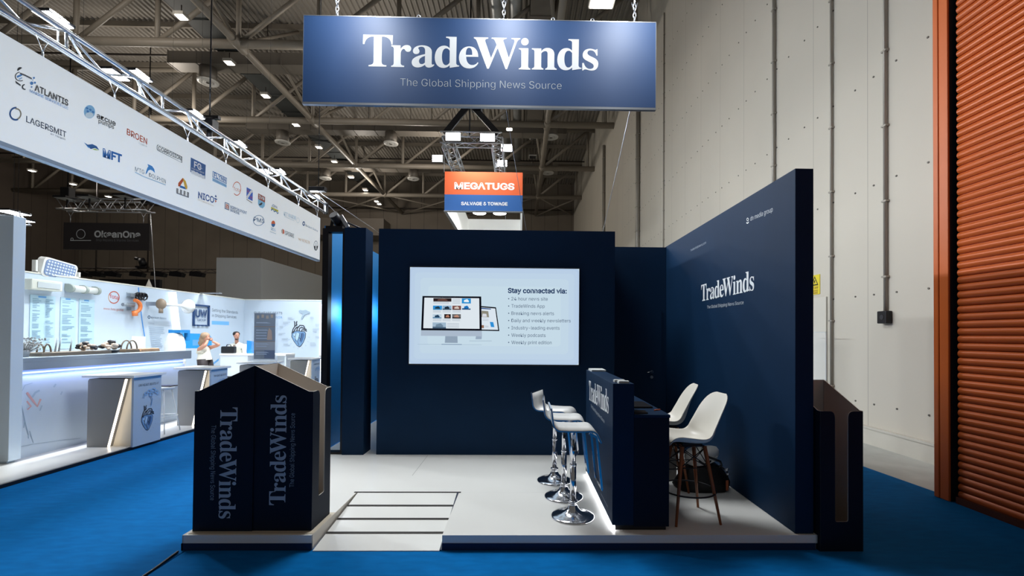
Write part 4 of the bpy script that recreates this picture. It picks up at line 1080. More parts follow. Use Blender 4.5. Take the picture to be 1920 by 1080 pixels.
logo(lambda a: (a.ell((484.8, 413.4), 10.4, 10, col('5a7aa0'), hole=.9, px=True), a.text('PMS', (475.6, 414.2), (495.5, 418.6), (475.6, 406.6), col('456890'), px=True, bold=.01)))
def lg_rdg(a):
    a.ell((512.2, 419.6), 3.7, 6, col('e8703c'), px=True, a0=PI, a1=2*PI, n=12); a.ell((512.2, 419.6), 3.7, 6, col('2a6fae'), px=True, a0=0, a1=PI, n=12)
    a.text('RDG', (508, 431.6), (516.4, 434.4), (508, 426), col('8ab0d0'), px=True); a.line([(505.5, 434), (517.5, 438.4)], .014, col('b9c4ce'), px=True)
logo(lg_rdg)
logo(lambda a: (a.poly([(527.4, 431), (530, 428.6), (530, 439), (527.6, 436.4)], col('c9c2b4'), px=True), a.poly([(530.2, 428.8), (533, 432), (533, 437.6), (530.2, 439)], col('e0694a'), px=True), a.text('SPERRE', (534, 439.6), (551.3, 446.2), (534, 432.4), col('7a8088'), px=True, bold=.02)))
logo(lambda a: (a.line([(559.5, 446), (561, 450.2), (562.2, 447), (563.4, 451.4), (564.6, 448)], .03, col('d9b48c'), px=True), a.text('WENCON', (566, 453), (580.8, 457.8), (566, 447), col('d6b48e'), px=True)))
logo(lambda a: (a.ell((592.2, 460.6), 4, 9.4, col('8a939c'), hole=.86, px=True), a.ell((592.2, 461), 3.6, 8.6, col('2c3038'), px=True, a0=0, a1=PI, n=14), a.poly([(591.2, 455), (593.4, 455.4), (593.6, 468), (591, 468)], col('dfe6ea'), px=True)))
for px, py in ((80, 104), (215, 183), (352, 263), (424, 306), (503, 352), (560, 385), (595, 404)):
    p = on_x(px, py, BX-.05); zz = bz1
    mb = MB().cyl((BX-.05, p.y, zz), (BX-.05, p.y, zz+.09), .014, n=6).cyl((BX-.05, p.y, zz+.09), (BX-.11, p.y-.06, zz+.34), .005, n=5).cyl((BX-.05, p.y, zz+.09), (BX-.05, p.y+.09, zz+.34), .005, n=5)
    mb.build('hanger', ALU, t)
# triangular truss above
t = thing('lighting_truss', 'long bright aluminium truss running above the white logo banner', 'truss', (BX, 9, 5.8))
ty0, ty1 = 3.6, 15.2
ch_ = [(BX+.0, 5.77), (BX+.0, 6.05), (BX-.27, 5.90)]
for cx, cz in ch_: MB().cyl((cx, ty0, cz), (cx, ty1, cz), .036, n=10).build('chord', ALU, t)
y = ty0+.05; k = 0
while y < ty1-.6:
    a, b = (0, 1) if k % 2 == 0 else (1, 0)
    mb = MB().cyl((ch_[a][0], y, ch_[a][1]), (ch_[b][0], y+.58, ch_[b][1]), .019, n=6)
    mb.cyl((ch_[a][0], y, ch_[a][1]), (ch_[2][0], y+.58 if k % 2 else y, ch_[2][1]), .016, n=6)
    if k % 3 == 2: mb.cyl((ch_[0][0], y, ch_[0][1]), (ch_[1][0], y, ch_[1][1]), .02, n=6)
    mb.build('lattice', ALU, t); y += .58; k += 1
MB().box((BX-.02, ty1-.06, 5.76), (BX+.02, ty1, 6.07)).build('end_plate', ALU, t)
# LED floods on the truss
fl_m = glow('flood_glass', 'f6fbff', 22.0)
def flood(px, py, lab, z=6.30, s=(.24, .36), light=None, X0=None, grp='square flood lights along the banner truss', tilt=0):
    c = on_z(px, py, z) if X0 is None else on_x(px, py, X0)
    t = thing('flood_light', lab, 'flood light', c, grp)
    hx, hy = s[0]/2, s[1]/2
    MB().box((c.x-hx-.015, c.y-hy-.015, c.z+.008), (c.x+hx+.015, c.y+hy+.015, c.z+.05)).build('housing', BLACKM, t, bevel=.006)
    MB().box((c.x-hx, c.y-hy, c.z), (c.x+hx, c.y+hy, c.z+.007)).build('lens', fl_m, t)
    ex = BX if c.x > BX-.13 else BX-.27
    MB().bar((c.x, c.y, c.z+.03), (ex, c.y, c.z+.03), .012, .02).bar((ex, c.y, c.z+.03), (ex, c.y, 6.05 if ex == BX else 5.90), .012, .02).build('bracket', ALU, t)
    if light:
        l = area('flood_lamp', (c.x+.02, c.y, c.z-.03), s[0], light[0], light[1], target=light[2](c), sy=s[1])
        l.parent = t; l.location = (.02, 0, -.03)
    return c
cw = (.90, .96, 1.0)
FP = [(100, 38, 'nearest, at the top left corner'), (257, 143.5, 'second along, right one of a pair'), (362, 216, 'third along'), (445, 271.5, 'fourth along, beside the black hoist'), (522, 323, 'fifth along, right one of a pair'), (589, 369.5, 'sixth and farthest, at the truss end')]
for px, py, lb in FP: flood(px, py, 'bright square flood light above the banner truss, '+lb, light=(300 if px < 300 else 380, cw, lambda c: (c.x+4.0, c.y-.6, 0)))
for px, py, lb in ((214, 141, 'second along, left one of a pair'), (497, 322, 'fifth along, left one of a pair')):
    flood(px, py, 'bright square flood light above the banner truss, '+lb, z=6.30, light=(8, cw, lambda c: (c.x-2.2, c.y+1, 0)))
# hoist and dark cables
t = thing('chain_hoist', 'black chain hoist with dark chain above the middle of the banner truss', 'hoist', (BX, 10, 6.1))
p = on_x(393, 232, BX-.55)
MB().box((p.x-.13, p.y-.12, p.z-.16), (p.x+.13, p.y+.12, p.z+.10)).cyl((p.x, p.y, p.z-.40), (p.x, p.y, p.z-.16), .06, n=10).build('motor', BLACK, t, bevel=.02)
MB().cyl((p.x, p.y, p.z+.1), (p.x, p.y, 15.2), .016, n=6).build('chain', BLACKM, t)
MB().box((p.x-.22, p.y-.05, p.z+.10), (p.x+.22, p.y+.05, p.z+.17)).build('cross_beam', BLACK, t)
t = thing('chain_hoist', 'small black hoist box with thin cable above the far end of the banner truss', 'hoist', (BX, 14.9, 6.2))
p = on_x(597, 356, BX-.05)
MB().box((p.x-.28, p.y-.1, p.z-.06), (p.x+.24, p.y+.1, p.z+.09)).build('motor', BLACKM, t, bevel=.02)
MB().cyl((p.x, p.y, p.z+.09), (p.x, p.y, 15.2), .012, n=6).build('chain', BLACKM, t)
mb = MB().cyl((p.x, p.y, p.z-.05), on_y(760, 470, 24), .012, n=5).cyl((p.x, p.y, p.z-.16), on_y(700, 470, 24), .010, n=5); mb.build('guy_cable', ALU, t)
MB().box((p.x-.02, ty1-.02, 5.75), (p.x+.10, ty1+.10, 6.12)).build('end_block', BLACKM, t)
# ================================================================== THE NEIGHBOURING WHITE STAND
FZ = .05; BWX = -9.8; BWY = 16.3; BTOP = 2.93
m_bw1 = mat('stand_white', 'bccad8', .5)
m_bfl = mat('stand_floor_white', 'cfcdc7', .3, vary=.03, scale=1)
t = MB().box((-12, -3, -.011), (LBX, 17.5, FZ)).build('stand_floor', m_bfl); tag(t, 'glossy white floor of the neighbouring stand along the blue aisle carpet', 'platform')
t = MB().box((LBX+.001, -3, 0), (LBX+.022, 17.5, FZ-.01)).build('floor_edge', BLACKM); tag(t, 'dark edge strip between white stand floor and blue carpet', 'edging')
LS = 2*PI
bwall = MB().box((BWX-.12, 7.2, FZ), (BWX, BWY+.1, BTOP)).build('booth_wall', m_bw1); tag(bwall, 'long white wall of the neighbouring stand hung with lamps, posters and horns', 'wall', 'white walls of the neighbouring stand')
hwall = MB().box((BWX+.001, BWY, FZ), (-6.0, BWY+.1, BTOP)).build('booth_wall', m_bw1); tag(hwall, 'white end wall of the neighbouring stand printed with a large heart drawing', 'wall', 'white walls of the neighbouring stand')
MB().box((BWX-.13, 7.2, BTOP), (BWX+.01, BWY+.1, BTOP+.03)).build('top_rail', mat('rail_cream', 'd6d4c8', .4), bwall)
MB().box((BWX+.011, BWY-.01, BTOP), (-6.0, BWY+.1, BTOP+.03)).build('top_rail', mat('rail_cream', 'd6d4c8', .4), hwall)
# pillar at the left edge of the picture
t = MB().box((-8.2, 6.02, FZ+.03), (-6.60, 6.17, 3.27)).box((-8.15, 6.05, FZ), (-6.65, 6.14, FZ+.03)).build('booth_pillar', mat('pillar_pale_blue', 'dcebf5', .5), bevel=.004)
tag(t, 'pale white panel pillar at the left edge of the picture', 'pillar')
# printing on the long wall
o_ = (BWX, 0, 0)
def wprint(fn, name='wall_print', par=bwall, o=(BWX, 0, 0), u=Y, lift=.003):
    a = Art(o, u, Z, lift, .0006); fn(a); a.build(name, par)
def c2(c): return mat('print_'+c, c, .6)
random.seed(11)
def poster(x0, x1, yt0, yt1, yb0, yb1, lab, n):
    p = [on_x(x0, yt0, BWX), on_x(x1, yt1, BWX), on_x(x1, yb1, BWX), on_x(x0, yb0, BWX)]
    t = thing('info_poster', lab, 'poster', (BWX+.02, p[3].y, p[3].z), 'pale blue info posters')
    ya, yb, za, zb = p[0].y, p[1].y, p[3].z, p[0].z
    MB().box((BWX+.004, ya, za), (BWX+.012, yb, zb)).build('sheet', mat('poster_blue', 'aecbd9', .5), t)
    a = Art((BWX+.012, ya, za), Y, Z, .001, .0004); W, H = yb-ya, zb-za
    a.poly([(W*.30, H*.955), (W*.62, H*.955), (W*.62, H*.985), (W*.30, H*.985)], c2('5f9ad2'))
    for cx0, cx1 in (((.08, .44), (.58, .93)) if n else ((.1, .9),)):
        y = H*.92
        while y > H*.06:
            L = random.uniform(.4, 1.0)
            if random.random() < .8: a.poly([(W*cx0, y), (W*(cx0+(cx1-cx0)*L), y), (W*(cx0+(cx1-cx0)*L), y+.016), (W*cx0, y+.016)], c2('7f9fb2'))
            y -= .034
    a.build('print', t)
poster(56, 103, 552, 557, 657, 658, 'pale blue info poster on the white stand wall, leftmost and widest of the three', 1)
poster(113, 142, 557, 561, 654, 655, 'pale blue info poster on the white stand wall, middle of the three', 0)
poster(148, 176.5, 560, 563, 650, 651, 'pale blue info poster on the white stand wall, rightmost of the three', 0)
wprint(lambda a: (a.ell((213.3, 557.6), 10.6, 11.8, c2('b5492f'), hole=.86, px=True, a0=-PI*.9, a1=PI*.8), a.ell((213.3, 557.6), 10.6, 11.8, c2('c08a5a'), hole=.9, px=True, a0=PI*.75, a1=PI*1.15), a.text('fota', (205.6, 558.6), (221.5, 562), (205.6, 553.2), c2('c23c34'), px=True, ref='x'), a.text('www.fota.global', (193.7, 580.4), (231.3, 583.6), (193.7, 577.2), c2('c47a6a'), px=True, ref='x')))
wprint(lambda a: (a.ell((279.3, 594.6), 2.6, 3.2, c2('2c4a6a'), hole=.5, px=True), a.text('Kockum Sonics', (283, 596.6), (311.5, 598.6), (283, 593), c2('5c7690'), px=True), a.text('TYFON', (277.6, 607.5), (288.5, 608.6), (277.6, 604.6), c2('8a9aac'), px=True)))
wprint(lambda a: [a.line([(278+.5*k, 613+3.4*k), (278+random.uniform(20, 31), 614.4+3.4*k)], .028, c2('9fb2c6'), px=True) for k in range(12)])
wprint(lambda a: a.line([(259.3, 539), (262, 565), (266, 600), (271, 631)], .03, c2('2f86d2'), px=True))
wprint(lambda a: a.poly([(247, 630), (273, 631), (272, 665), (243, 666)], c2('dfe2e2'), px=True))
wprint(lambda a: (a.text('Setting the Standards', (397.2, 583.8), (446, 588.6), (397.2, 578.2), c2('62707e'), px=True), a.text('in Shipping Services', (397.2, 594), (443, 597.2), (397.2, 588.4), c2('62707e'), px=True)))
wprint(lambda a: a.poly([(396.8, 601.5), (429.3, 603), (429.3, 609.8), (396.8, 608.4)], c2('6fb0e8'), px=True))
wprint(lambda a: (a.poly([(337, 624.5), (391, 626.2), (396.5, 633), (397, 653), (337, 653)], c2('1f95da'), px=True), a.poly([(361, 637), (379, 637), (379, 648), (361, 648)], c2('5f9fd2'), px=True)))
wprint(lambda a: a.poly([(393, 685), (410, 672), (410, 676), (393, 689)], c2('5f9fd8'), px=True))
# printing on the end wall: the drawn heart
def heart(a, cx, cy, s, f=lambda x, y: (x, y), clouds=True):
    """a pen drawing of a heart; cx, cy centre, s size, in picture pixels of its own plane"""
    q = lambda pts: [f(cx+x*s, cy+y*s) for x, y in pts]
    bl, dk, lt, md = c2('6d92b8'), c2('2c3038'), c2('a8c4da'), c2('43638c')
    a.poly(q([(-.52, .02), (-.40, -.12), (-.1, -.16), (.15, -.12), (.38, -.10), (.47, .05), (.44, .35), (.30, .68), (.12, .95), (.0, 1.0), (-.16, .90), (-.38, .60), (-.54, .28)]), dk, px=True)
    a.poly(q([(-.48, .05), (-.38, -.08), (-.1, -.12), (.15, -.08), (.36, -.06), (.43, .06), (.40, .34), (.27, .66), (.10, .90), (.0, .95), (-.15, .86), (-.35, .58), (-.50, .27)]), bl, px=True)
    a.poly(q([(-.40, .08), (-.15, -.02), (.02, .05), (-.05, .35), (-.15, .55), (-.30, .42), (-.42, .25)]), lt, px=True)
    a.poly(q([(.12, .02), (.30, .0), (.36, .15), (.28, .45), (.14, .72), (.06, .5), (.10, .25)]), md, px=True)
    for pts in ([(-.5, .05), (-.42, -.25), (-.30, -.45), (-.12, -.56)], [(-.40, 0), (-.30, -.22), (-.18, -.38), (.02, -.42)], [(-.16, -.1), (-.12, -.32), (.05, -.52), (.30, -.50), (.40, -.34)], [(.0, -.12), (.02, -.28), (.14, -.38), (.36, -.30), (.52, -.22)], [(.16, -.10), (.22, -.22), (.36, -.2), (.54, -.10)], [(-.30, -.42), (-.30, -.72), (-.34, -.80)], [(-.18, -.5), (-.18, -.74), (-.13, -.8)]):
        a.line(q(pts), .07*s*a.wpx, dk, px=True)
    for pts in ([(.05, .0), (.0, .3), (-.1, .6), (0, .9)], [(.2, .05), (.14, .35), (.05, .6)], [(-.2, .0), (-.28, .3), (-.2, .6)], [(0, .3), (.12, .5)], [(-.4, .2), (-.28, .3)]):
        a.line(q(pts), .03*s*a.wpx, dk, px=True)
    for ang in range(0, 360, 24):
        r0, r1 = (.72, .86); x, y = math.cos(math.radians(ang)), math.sin(math.radians(ang))
        if y > -.2: a.line(q([(x*.62, .3+y*.72), (x*.76, .3+y*.84)]), .018*s*a.wpx, c2('8fa6bb'), px=True)
def endwall(a):
    a.wpx = BWY/853.0
    a.text('OUR HEART BEATS', (476.5, 588.6), (529.3, 589.4), (476.5, 584.2), c2('59636e'), px=True, bold=.01)
    a.text('NIA', (517.5, 597), (529.3, 597.2), (517.5, 592.8), c2('5f93c8'), px=True, bold=.01)
    heart(a, 561, 624, 27)
    for dx, dy, r in ((0, 0, 5), (5, -1, 4.5), (10, 1, 4), (-4, -1.5, 3.5), (4, 2.5, 4.5)): a.ell((568+dx, 585+dy), r, r*.62, c2('94a7b6'), px=True, n=14)
    a.line([(571, 588), (568, 594), (566, 598)], .06, c2('94a7b6'), px=True)
    for x, y, n in ((540, 596, 2), (531, 604, 2), (525, 612, 2), (523, 625, 2), (529, 635, 2), (532, 645, 2), (582, 595, 2), (592, 608, 2), (587, 617, 3), (592, 631, 2), (582, 643, 3)):
        for k in range(n): a.line([(x, y+2.2*k), (x+random.uniform(6, 14), y+2.2*k)], .022, c2('a9b6c2'), px=True)
wprint(endwall, 'heart_print', hwall, (0, BWY, 0), X)
t = MB().box((-7.12, BWY-.04, FZ), (-7.04, BWY-.005, 2.8)).build('led_column', glow('led_blue_white', 'dfeaff', 2.5)); tag(t, 'thin glowing white column at the right end of the heart wall', 'lamp')
# framed sign UW GROUP
p = [on_x(361, 570, BWX), on_x(391, 572, BWX), on_x(391, 612, BWX), on_x(360, 611, BWX)]
t = thing('framed_sign', 'navy framed sign with raised letters UW GROUP on the white wall, under a bright lamp', 'sign', (BWX+.03, (p[0].y+p[1].y)/2, p[3].z))
ya, yb, za, zb = p[0].y, p[1].y, p[3].z, p[0].z; W, H = yb-ya, zb-za; nv = mat('sign_navy', '1f3f6e', .45)
mb = MB(); f_ = .05
mb.box((BWX+.004, ya, zb-f_), (BWX+.05, yb, zb)).box((BWX+.004, ya, za), (BWX+.05, ya+f_, zb)).box((BWX+.004, yb-f_, za), (BWX+.05, yb, zb))
for i in range(4): mb.box((BWX+.004, ya+W*(.02+.26*i), za), (BWX+.05, ya+W*(.18+.26*i), za+f_*.8))
mb.build('frame', nv, t)
a = Art((BWX+.03, ya, za), Y, Z, .0, .001); a.text('UW', (W*.14, H*.42), (W*.86, H*.42), (W*.14, H*.76), nv, bold=.04); a.text('GROUP', (W*.24, H*.24), (W*.78, H*.24), (W*.24, H*.33), nv, bold=.02); a.build('letters', t)
spot('sign_downlight', (BWX+.55, (ya+yb)/2, BTOP+.25), (BWX, (ya+yb)/2, 2.55), 14, 1.2, (1, .98, .94), .7)
t = MB().box((BWX+.0, (ya+yb)/2-.06, BTOP+.031), (BWX+.6, (ya+yb)/2+.06, BTOP+.06)).build('arm_light', ALU); tag(t, 'slim arm light on the wall top over the framed UW GROUP sign', 'lamp')
# wall lamps and horns on show
zf = on_x(75, 535, BWX)
p0, p1 = on_x(58, 522, BWX+.2), on_x(116, 549, BWX+.2)
t = thing('bulkhead_lamp', 'big square cream bulkhead lamp mounted on the white wall, above the leftmost poster', 'lamp', (BWX+.1, p0.y, p1.z))
MB().box((BWX+.002, p0.y, p1.z+.02), (BWX+.22, p1.y, p0.z)).build('body', mat('lamp_body_cream', 'cfd0c4', .45), t, bevel=.02)
MB().box((BWX+.221, p0.y+.10, p1.z+.06), (BWX+.235, p1.y-.06, p0.z-.05)).build('cover', mat('lamp_cover_grey', 'b9c0c2', .2), t, bevel=.006)
p0, p1 = on_x(129, 536, BWX+.1), on_x(184, 550, BWX+.1); zc = (p0.z+p1.z)/2
t = thing('tube_lamp', 'clear capped tube lamp mounted on the white wall, left of the round fota logo', 'lamp', (BWX+.1, p0.y, zc))
MB().cyl((BWX+.10, p0.y+.05, zc), (BWX+.10, p1.y-.03, zc), .075, n=14).build('glass_tube', mat('tube_glass', 'd9dcd8', .12), t)
mb = MB()
for y in (p0.y, (p0.y+p1.y)/2-.02, p1.y-.07): mb.cyl((BWX+.10, y, zc), (BWX+.10, y+.06, zc), .09, n=14).box((BWX+.002, y+.01, zc-.02), (BWX+.1, y+.05, zc+.1))
mb.build('end_caps', mat('cap_grey_green', '9aa39c', .4), t)
p = on_x(113, 507, BWX)
t = thing('floodlight', 'large white framed LED floodlight standing on top of the white stand wall', 'lamp', (BWX-.05, p.y, BTOP+.031))
w2, h2 = .40, .20; zc = p.z+.0
pts = []
for cx, cz, a0 in ((w2-.09, h2-.09, 0), (-w2+.09, h2-.09, PI/2), (-w2+.09, -h2+.09, PI), (w2-.09, -h2+.09, 1.5*PI)): pts += [(cx+.09*math.cos(a0+k*PI/8), cz+.09*math.sin(a0+k*PI/8)) for k in range(5)]
M_ = Vector((BWX+.0, p.y, zc)); uu = Vector((-.10, 1, -.10)).normalized(); vv = Vector((.12, .1, 1)).normalized()
MB().prism(pts, M_, uu, vv, -.12).build('housing', WHITEP, t)
MB().prism([(x*.88, y*.84) for x, y in pts], M_, uu, vv, .012).build('lens_plate', mat('lens_blue_grey', '7f92b4', .25, vary=.15, scale=30), t)
l0 = None
for i in range(10):
    for j in range(5):
        c = uu*(-.30+.067*i)+vv*(-.125+.062*j)+uu.cross(vv)*.014
        if l0 is None: l0 = MB().ball(M_, .022, 8, sq=(.6, 1, 1)).build('led_lens', mat('led_lens_white', 'dce4f0', .15), t); o = l0
        else: o = l0.copy(); COL.objects.link(o)
        o.location = c
MB().box((BWX-.10, p.y-.47, BTOP+.032), (BWX-.02, p.y-.43, zc+.15)).box((BWX-.10, p.y+.43, BTOP+.032), (BWX-.02, p.y+.47, zc+.02)).box((BWX-.1, p.y-.47, BTOP+.032), (BWX-.02, p.y+.47, BTOP+.05)).build('bracket', WHITEP, t)
# spring set and orange winch
p0, p1 = on_x(237, 548, BWX), on_x(266, 562, BWX)
t = thing('spring_set', 'grey wall bracket with three dark ring springs above the orange tool', 'display piece', (BWX+.05, p0.y, p1.z))
MB().box((BWX+.002, p0.y, p1.z), (BWX+.02, p0.y+(p1.y-p0.y)*.95, p0.z)).build('back_plate', mat('plate_grey', 'a7b4be', .5), t)
mb = MB()
for k in range(3):
    c = (BWX+.10, p0.y+(p1.y-p0.y)*(.5+.2*k), (p0.z+p1.z)/2); mb.tube([(c[0]-.03+.005*i, c[1]+.085*math.cos(i*.8), c[2]+.085*math.sin(i*.8)) for i in range(13)], .018, 6)
mb.build('ring_springs', BLACKM, t)
MB().box((BWX+.02, p0.y, (p0.z+p1.z)/2-.03), (BWX+.10, p0.y+(p1.y-p0.y)*.4, (p0.z+p1.z)/2+.05)).build('arm', mat('arm_grey', '8a939b', .4, .5), t)
p0 = on_x(252, 574, BWX+.15)
t = thing('winch', 'small orange and grey tool on the white wall below the ring springs', 'display piece', (BWX+.05, p0.y, p0.z-.12))
MB().cyl((BWX+.12, p0.y-.30, p0.z+.02), (BWX+.12, p0.y+.02, p0.z+.02), .04, n=12).build('grey_shaft', mat('arm_grey', '8a939b', .4, .5), t)
MB().tube([(BWX+.14, p0.y+.02+.17*math.sin(a), p0.z+.12-.15+.15*math.cos(a)+.03) for a in [PI*k/10 for k in range(11)]], .045, 8).cyl((BWX+.14, p0.y+.02, p0.z-.12), (BWX+.14, p0.y+.04, p0.z-.24), .06, n=10).build('orange_body', mat('tool_orange', 'e07a3c', .4), t)
MB().box((BWX+.002, p0.y-.05, p0.z-.1), (BWX+.12, p0.y+.05, p0.z+.08)).build('mount', mat('arm_grey', '8a939b', .4, .5), t)
p0 = on_x(302, 570, BWX+.35); p1 = on_x(353, 567, BWX+.35)
t = thing('signal_horn', 'white signal horn with brown driver and long pipe mounted on the white wall', 'horn', (BWX+.2, p0.y, p0.z-.12))
MB().ball((BWX+.35, p0.y, p0.z), .13, 14, sq=(1, .7, 1.1)).cyl((BWX+.35, p0.y, p0.z-.24), (BWX+.35, p0.y, p0.z-.1), .05, n=10).build('driver', mat('driver_brown', '8a7a68', .5), t)
mb = MB(); n_ = 12; mb.tube([(BWX+.35, p0.y+.1+(p1.y-p0.y-.1)*k/n_, p0.z) for k in range(n_+1)], [.035+.0*k if k < 8 else .035+.17*((k-7)/5)**2.2 for k in range(n_+1)], 20); mb.build('bell', WHITE, t)
MB().box((BWX+.002, p0.y-.05, p0.z-.05), (BWX+.34, p0.y+.05, p0.z+.05)).build('wall_bracket', ALU, t); MB().box((BWX+.002, p1.y-.5, p0.z-.03), (BWX+.34, p1.y-.44, p0.z+.03)).build('wall_bracket', ALU, t)
p0, p1 = on_x(323, 548, BWX+.05), on_x(333, 634, BWX+.05)
t = MB().bar((BWX+.05, p0.y, p0.z), (BWX+.05, p1.y, p1.z), .22, .06, up=(1, 0, 0)).build('led_strip', glow('led_strip_blue_white', 'e9f0ff', 2.2)); tag(t, 'slanting glowing white light strip on the white wall beside the horn', 'lamp')
p0 = on_x(328, 664, BWX+1.0)
t = thing('sound_machine', 'white rounded machine with blue top standing behind the grey counter', 'machine', (BWX+1, p0.y, FZ))
MB().lathe([(.22, .0), (.22, 1.25), (.22, 1.40), (.19, 1.55), (.14, 1.68), (.05, 1.72), (0, 1.72)], (BWX+1, p0.y, FZ), 20).build('body', WHITEP, t)
MB().box((BWX+.9, p0.y-.10, FZ+1.70), (BWX+1.2, p0.y+.24, FZ+1.78)).box((BWX+1.1, p0.y+.17, FZ+1.5), (BWX+1.2, p0.y+.24, FZ+1.70)).build('blue_cap', mat('cap_blue', '1f7fc4', .4), t)

# ---- reception counter with glowing edge
KX = -6.72; KZ0, KZ1 = 1.24, 1.405; KY0, KY1 = 6.2, 9.25
m_kg = mat('counter_grey_blue', '929eaa', .4)
t = thing('bar_counter', 'long white counter with grey top band and blue glowing edge in the neighbouring stand', 'counter', (KX-.3, 7.8, FZ))
ctl = t
kf = MB().box((KX-.55, KY0, FZ), (KX, KY1, KZ0-.10)).build('front_panel', mat('counter_front_white', 'c3d0dc', .45), t)
MB().box((KX-.62, KY0, KZ0), (KX+.06, KY1+.10, KZ1-.06)).build('top_band', m_kg, t, bevel=.004)
MB().box((KX-.02, KY0, KZ1-.06), (KX+.06, KY1+.1, KZ1)).build('top_edge', m_kg, t, bevel=.004)
MB().box((KX+.004, KY0, KZ0-.05), (KX+.03, KY1-.02, KZ0-.028)).build('led_edge', glow('led_blue', '8fa6ff', 4.0), t)
MB().box((KX-.5, KY0+.02, KZ0-.1), (KX-.02, KY1-.02, KZ0)).build('neck', mat('counter_front_white', 'c3d0dc', .45), t)
l = area('counter_edge_lamp', (KX+.05, (KY0+KY1)/2, KZ0-.04), KY1-KY0-.1, 7, (.50, .58, 1), target=(KX, (KY0+KY1)/2, .6)); l.data.shape = 'RECTANGLE'; l.data.size_y = .03
a = Art((KX, 0, 0), Y, Z, .002, .0005)
for pts, cc, wd in (([(50, 736), (62, 752), (70, 762), (76, 748)], 'd8a8a4', .03), ([(50, 752), (58, 762), (51, 768)], 'd8a8a4', .02), ([(60, 745), (66, 736), (74, 732)], 'a9bccb', .03), ([(40, 760), (46, 790), (52, 812), (53, 822)], '93a6b4', .012), ([(46, 790), (44, 802)], '93a6b4', .01), ([(55, 808), (62, 830)], '93a6b4', .008), ([(36, 838), (60, 833), (110, 826), (150, 822)], '9fb2bf', .006), ([(74, 770), (78, 760)], 'a9bccb', .02), ([(100, 726), (104, 720)], 'a9bccb', .025), ([(113, 740), (116, 734)], 'a9bccb', .02), ([(38, 738), (46, 722), (60, 718)], 'a3b5c2', .008)):
    a.line(pts, wd, c2(cc), px=True)
a.build('front_print', kf)
# things along the counter
def flowers(px, py, z, s, lab):
    c = on_x(px, py, KX-.22); c.z = z
    t = thing('flower_bowl', lab, 'flowers', c, 'flower bowls on the grey counter')
    mb = MB().lathe([(.02, 0), (.07*s, .0), (.095*s, .03), (.09*s, .05)], c, 14); mb.build('bowl', BLACK, t)
    random.seed(int(px)); mb = MB(); ml = MB()
    for i in range(26):
        a_ = random.uniform(0, 2*PI); r = random.uniform(0, .105)*s; h = .045+.115*s*(1-(r/(.13*s))**2)*random.uniform(.6, 1.1)
        p = c+Vector((r*math.cos(a_), r*1.25*math.sin(a_), h))
        (mb if i % 2 else ml).ball(p, random.uniform(.020, .032)*s, 8, sq=(1, 1, .8))
        if i % 3 == 0: ml.cyl(p, p+Vector((random.uniform(-.03, .03), random.uniform(-.03, .03), .035)), .004, .001, 5)
    mb.build('pale_blossoms', mat('blossom_cream', 'cdb9a6', .7), t); ml.build('dark_leaves', mat('leaf_dark', '2f3034', .7), t)
flowers(162, 662, KZ1, 1.15, 'round bowl of cream and dark flowers on the grey counter, left one')
flowers(206, 668, KZ1, 1.35, 'round bowl of cream and dark flowers on the grey counter, right one')
c = on_x(42, 668, KX-.2)
t = thing('dried_plant', 'feathery grey dried grass bunch at the near end of the grey counter', 'plant', (c.x, c.y, KZ1))
random.seed(3); mb = MB()
for i in range(90):
    a_ = random.uniform(0, 2*PI); r = random.uniform(.04, .26); h = random.uniform(.1, .27)
    e = Vector((c.x+r*.6*math.cos(a_), c.y+r*math.sin(a_)+.05, KZ1+h)); mb.cyl((c.x, c.y, KZ1+.04), e, .004, .002, 4); mb.ball(e, .012, 6)
mb.build('grass', mat('dried_grass', '8c8c8a', .9), t)
MB().lathe([(.0, 0), (.06, 0), (.075, .06), (.06, .10)], (c.x, c.y, KZ1), 12).build('pot', mat('pot_grey', '8b8f93', .6), t)
def handbag(px0, px1, py, top, hh, colr, lab, X0=KX-.25, loops_=True):
    a_, b_ = on_x(px0, py, X0), on_x(px1, py, X0); zt = on_x(px0, top, X0).z
    t = thing('handbag', lab, 'bag', (X0, (a_.y+b_.y)/2, KZ1), 'bags on the grey counter')
    L_ = b_.y-a_.y; zt = max(zt, KZ1+.06)
    MB().prism([(0, 0), (L_, 0), (L_*.94, zt-KZ1), (L_*.06, zt-KZ1)], (X0-.07, a_.y, KZ1), Y, Z, .14).build('body', mat('bag_'+colr, colr, .6, vary=.15, scale=8), t, bevel=.015)
    if loops_:
        mb = MB()
        for k in (0, 1): mb.tube([(X0-.05+.1*k, a_.y+L_*(.5-.34*math.cos(q)), zt-.01+hh*math.sin(q)) for q in [PI*i/12 for i in range(13)]], .011, 6)
        mb.build('handle', mat('handle_brown', '6f5f4c', .6), t)
handbag(227, 256, 669, 663, .16, '6b5c4c', 'brown handbag with tall looped handles on the grey counter, right of the flower bowls')
handbag(256, 294, 667, 655, .0, 'b08a68', 'tan and red carrier bag lying on the grey counter beside the white machine', loops_=False)
handbag(72, 92, 670, 664, .12, '6b6862', 'small grey handbag with looped handles on the grey counter, nearest the dried grass')
t = MB().box((KX-.5, on_x(52, 672, KX-.3).y, KZ1-.0), (KX-.1, on_x(186, 668, KX-.3).y, KZ1+.05)).build('wood_tray', mat('tray_wood', '7a6f62', .6, vary=.1, scale=5))
tag(t, 'long low brown tray on the grey counter under the flowers', 'tray')
for px in (103, 110, 131):
    c = on_x(px, 665, KX-.4); t = MB().cyl((c.x, c.y, KZ1+.05), (c.x, c.y+.03, KZ1+.26), .012, .006, 6).build('brochure_holder', mat('holder_grey', '8c969c', .4)); tag(t, 'thin grey stick standing on the brown tray on the counter', 'stick', 'thin grey sticks on the tray')

